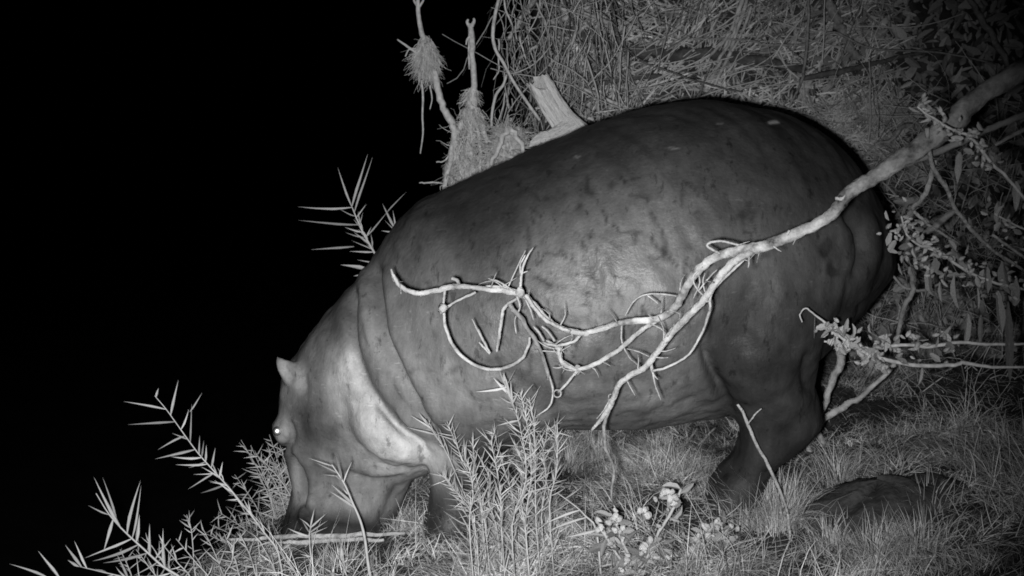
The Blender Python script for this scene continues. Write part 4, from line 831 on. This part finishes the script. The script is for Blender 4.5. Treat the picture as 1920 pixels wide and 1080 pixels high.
# ------------------------------------------------------------------ weeds with fluffy seed heads, mound, canes, tufts
FL = []
for i in range(3):
    r2 = np.random.default_rng(60 + i); V = []; F = []; K, n_ = 10, 8
    for a in range(n_):
        th = math.pi * (a + .05) / (n_ - .9)
        for j in range(K): an = 2 * math.pi * j / K; q = .5 * (1 + .16 * r2.standard_normal()); V.append((q * math.sin(th) * math.cos(an), q * math.sin(th) * math.sin(an), q * math.cos(th)))
    for a in range(n_ - 1):
        for j in range(K): F.append((a * K + j, a * K + (j + 1) % K, (a + 1) * K + (j + 1) % K, (a + 1) * K + j))
    me = mesh('seed_head_%d' % i, V, F); me.materials.append(M['flower']); me.polygons.foreach_set('use_smooth', [True] * len(F)); FL.append(me)
def weed(pts, Y, heads, label):
    c = rows(pts, Y); c = [(c[0][0], c[0][1], min(c[0][2], gh(c[0][0], c[0][1])) - .01, c[0][3])] + c if c[0][2] > gh(c[0][0], c[0][1]) else c
    root = thing('seeding_weed', c[0][:3], label, 'weed'); tube('stem', c, M['root'], root, k=6, off=c[0][:3], wob=.15)
    for i in range(18):
        t = random.random(); q = np.array(c[0][:3]) * (1 - t) + np.array(c[-1][:3]) * t; v = Vector((random.gauss(0, 1), random.gauss(-.3, .6), random.gauss(.3, .6))).normalized() * random.uniform(.03, .085)
        leaf(root, q, Vector(q) + v, v.length * random.uniform(.25, .45), random.choice(DL), 'leaf', random.uniform(-1, 1))
    for hx, hy, rp, cnt in heads:
        for i in range(cnt):
            k = (Y - CAM_Y) / FPX; p = at(hx, hy, Y - .08) + Vector((random.gauss(0, 1), random.gauss(0, 1), random.gauss(0, 1))) * (rp * .55 * k if cnt > 1 else 0)
            s = 1.3 * k * (rp * 2 if cnt == 1 else rp * random.uniform(.9, 1.3)); o = bpy.data.objects.new('seed_head', random.choice(FL)); COL.objects.link(o); o.parent = root
            o.matrix_local = Matrix.Translation(p - root.location) @ Matrix.Rotation(random.uniform(0, 6), 4, (1, .4, .3)) @ Matrix.Diagonal((s * random.uniform(.55, 1), s * random.uniform(.55, 1), s * random.uniform(.8, 1.4), 1))
weed([(1172, 1062, 2.6), (1150, 1030, 3), (1138, 1008, 4), (1124, 984, 5)], -.92, [(1124, 984, 8, 4), (1120, 974, 6, 2), (1144, 1020, 5, 1)], 'leftmost seeding weed with a slim pale head')
weed([(1182, 1048, 3), (1170, 1022, 3), (1160, 998, 3), (1152, 968, 3)], -.92, [(1152, 960, 9, 4), (1150, 980, 11, 6), (1157, 970, 8, 3), (1166, 994, 8, 2), (1168, 1014, 5, 2)], 'seeding weed with the tallest stack of pale fluffy heads')
weed([(1222, 1036, 2.6), (1232, 1005, 3), (1250, 975, 3.4), (1266, 945, 3.4), (1277, 916, 2)], -.9, [(1252, 922, 11, 6), (1258, 932, 9, 3), (1214, 960, 10, 5), (1200, 958, 5, 1), (1234, 985, 6, 2), (1252, 955, 5, 2), (1228, 936, 6, 2)], 'curved seeding weed with pale heads on both sides of its stem')
weed([(1330, 1046, 2), (1328, 1020, 2), (1322, 998, 2)], -.85, [(1320, 992, 9, 4), (1316, 1002, 7, 2), (1336, 1000, 6, 2), (1345, 985, 8, 3)], 'seeding weed with pale heads left of the dark mound')
weed([(1362, 1040, 2), (1358, 1010, 2), (1352, 985, 2)], -.8, [(1350, 982, 8, 3), (1370, 984, 7, 3), (1384, 990, 6, 2)], 'dim seeding weed nearest the dark mound')
weed([(1200, 1070, 2.4), (1215, 1040, 2.4), (1210, 1026, 2)], -.97, [(1208, 1028, 9, 5), (1220, 1012, 5, 1), (1168, 1066, 7, 2), (1175, 1050, 8, 3)], 'low seeding weed with heads close to the ground')
weed([(1296, 1062, 2), (1292, 1045, 2)], -.95, [(1289, 1040, 5, 1), (1255, 1045, 6, 2), (1332, 1054, 6, 2)], 'small seeding weed with one round head at the bottom')
rg = np.random.default_rng(9); sp = []
for i in range(240):
    px = rg.uniform(1060, 1430); py = rg.uniform(930, 1085); Y = hit(px, py)[1] - .03; a = rg.uniform(.1, 3.04)
    P_, R_ = wander(at(px, py, Y), (math.cos(a), rg.normal() * .3, math.sin(a) * .8), rg.uniform(.05, .2), 5, rg.uniform(.0008, .0026), .15, .03, rg, .5); sp.append((P_, R_, rg.uniform(.1, 1.2)))
strands('weed_stalks', sp, 'tangle of thin dead stalks round the seeding weeds', 'stalks', M['straw'])
for i, (a, b, r_, m_) in enumerate([((1128, 1062), (1260, 1035), 3, 'bark'), ((1180, 1052), (1246, 1045), 4, 'bark'), ((1184, 1020), (1188, 965), 2.4, 'bark'), ((1245, 1010), (1275, 925), 2.4, 'bark'), ((1282, 1005), (1272, 950), 2.6, 'bark'), ((1350, 938), (1370, 962), 3.5, 'wood'), ((1320, 895), (1350, 890), 2, 'bark'), ((1305, 895), (1340, 860), 2.2, 'bark'), ((1190, 958), (1215, 1018), 3.5, 'darkbark'),
                                    ((1035, 920), (1048, 962), 3, 'bark'), ((1080, 940), (1100, 920), 3.5, 'darkbark'), ((1270, 858), (1310, 800), 2, 'bark'), ((1285, 862), (1345, 798), 1.8, 'bark'), ((1170, 870), (1235, 850), 1.8, 'bark'), ((680, 1020), (705, 1078), 4, 'bark'), ((585, 1040), (625, 1080), 3, 'bark'), ((1260, 1010), (1290, 1005), 2, 'bark')]):
    labs = ['pale cane lying across the bottom below the seeding weeds', 'thick cane lying among the low seed heads', 'short upright stalk right of the tallest seeding weed', 'straight stalk leaning behind the curved weed', 'stalk standing right of the curved weed', 'chopped pale piece of stalk in front of the hind foot', 'pale straw lying level left of the hind foot', 'straw slanting up left of the hind foot', 'dark stalk lying among the weeds',
            'pale stalk standing right of the bright clump', 'dark stub beside the three-leaved frond', 'thin stalk slanting under the rear belly, left of two', 'thin stalk slanting under the rear belly, right of two', 'thin straw lying under the middle of the belly', 'stout pale cut reed at the bottom, under the muzzle shoot', 'short pale cut reed at the bottom, left of the muzzle shoot', 'little straw lying right of the curved weed']
    c = []
    for p in (a, ((a[0] + b[0]) / 2, (a[1] + b[1]) / 2 - 2), b):
        Y = hit(p[0], p[1])[1] - .05; v = at(p[0], p[1], max(-1.15, Y)); c.append(tuple(v) + (r_ * (v.y - CAM_Y) / FPX,))
    poly_thing('dry_stalk', c, M[m_], labs[i], 'stalk', 'stalks lying in the grass', wob=.15, k=6)
for a, b, r_, lab in [((760, 1000), (420, 1012), 5, 'upper pale flattened cane lying under the hippo\'s lips'), ((720, 1012), (520, 1018), 5, 'lower broken cane lying under the hippo\'s lips')]:
    c = rows([(*a, r_ * .6), ((a[0] + b[0]) / 2 + 60, (a[1] + b[1]) / 2 - 3, r_), ((a[0] + b[0]) / 2 - 60, (a[1] + b[1]) / 2 + 1, r_), (*b, r_ * .5)], -.45, -.40)
    poly_thing('flattened_cane', c, M['bark'], lab, 'cane', None, wob=.3, rough=.12)
# dark earth mound
mc = np.array(at(1640, 985, -.62)); mc[2] = gh(mc[0], mc[1]) - .05
V = []; F = []; K, n_ = 40, 16; r2 = np.random.default_rng(8)
for a in range(n_):
    th = (math.pi / 2) * (1 - a / (n_ - 1)) + 1e-3
    for j in range(K):
        an = 2 * math.pi * j / K; q = 1 + .08 * float(vnoise(np.array(3 + 2 * math.cos(an) + th * 2), np.array(5 + 2 * math.sin(an)))) + .012 * r2.standard_normal()
        V.append((.33 * q * math.sin(th) * math.cos(an) * (1 + .15 * math.cos(an)), .26 * q * math.sin(th) * math.sin(an), .17 * q * max(0, math.cos(th)) ** .8 + .05 * math.cos(an) * math.sin(th)))
for a in range(n_ - 1):
    for j in range(K): F.append((a * K + j, a * K + (j + 1) % K, (a + 1) * K + (j + 1) % K, (a + 1) * K + j))
md = link('earth_mound', mesh('earth_mound', V, F), M['rock']); md.location = mc; tag(md, 'dark rounded mound of earth in the grass at the lower right', 'mound')
# grass tufts that stand out
def tuft(px, py, n, L, lab, wd=.0032, sp=.05, sh=(.6, 1.3), lean=0, dep=None):
    p = hit(px, py) if dep is None else np.array(at(px, py, dep)); p[2] = gh(p[0], p[1]); x = RNG.normal(0, sp, n); y = RNG.normal(0, sp * .8, n)
    az = np.arctan2(y, x + lean) + RNG.normal(0, .5, n)
    V_, Q_, S_ = blades(n, np.stack([x, y, ground_h(x + p[0], y + p[1]) - p[2]], 1), az, RNG.uniform(.8, 1.5, n), L * RNG.uniform(.5, 1.2, n), np.full(n, wd), RNG.uniform(.05, .5, n), RNG.uniform(*sh, n), 4)
    o = link('grass_tuft', npmesh('grass_tuft', V_, Q_, S_), M['grass'], smooth=False); o.location = p; tag(o, lab, 'grass tuft', 'grass tufts standing out of the turf')
for a in [(1575, 905, 150, .17, 'pale grass tuft between the hind foot and the dark mound'), (1440, 935, 160, .15, 'grass tuft in front of the hind foot'), (1462, 990, 420, .24, 'taller grass tuft hiding the foot of the forked twig'), (1400, 985, 300, .2, 'taller grass tuft before the toes of the hind foot'), (1410, 945, 120, .13, 'grass tuft just left of the hind foot, half hiding it'), (1490, 960, 150, .13, 'low grass tuft left of the dark mound'), (1640, 1050, 260, .16, 'grass tuft in front of the dark mound'), (1560, 1030, 220, .13, 'low tuft at the left foot of the dark mound'), (1720, 1030, 240, .15, 'low tuft at the right foot of the dark mound'), (1690, 960, 160, .1, 'short tuft growing over the right side of the dark mound'), (1740, 960, 150, .15, 'grass tuft right of the dark mound'),
          (1060, 880, 200, .17, 'bright grass tuft under the belly, right of the clump'), (1120, 860, 140, .13, 'grass tuft under the middle of the belly'), (800, 1000, 160, .13, 'grass tuft between the muzzle and the front foot'), (745, 985, 140, .12, 'grass tuft behind the hippo\'s lower jaw'), (850, 1010, 200, .15, 'pale grass tuft at the foot of the bright clump'), (640, 1060, 140, .1, 'low grass tuft at the bottom under the muzzle'),
          (1640, 640, 120, .2, 'dim grass tuft behind the upright stick'), (1720, 610, 120, .2, 'dim grass tuft behind the level budded stem'), (1230, 850, 120, .12, 'grass tuft left of the hind leg under the belly'), (930, 1020, 160, .12, 'grass tuft in front of the bright clump'), (895, 1000, 260, .2, 'dense tuft hiding the left stems of the bright clump'), (960, 1000, 260, .2, 'dense tuft hiding the middle stems of the bright clump'), (1010, 985, 240, .2, 'dense tuft hiding the right stems of the bright clump'), (1370, 935, 160, .12, 'tuft growing over the toes of the hind foot'), (850, 970, 200, .16, 'tuft in front of the front foot')]:
    tuft(*a)
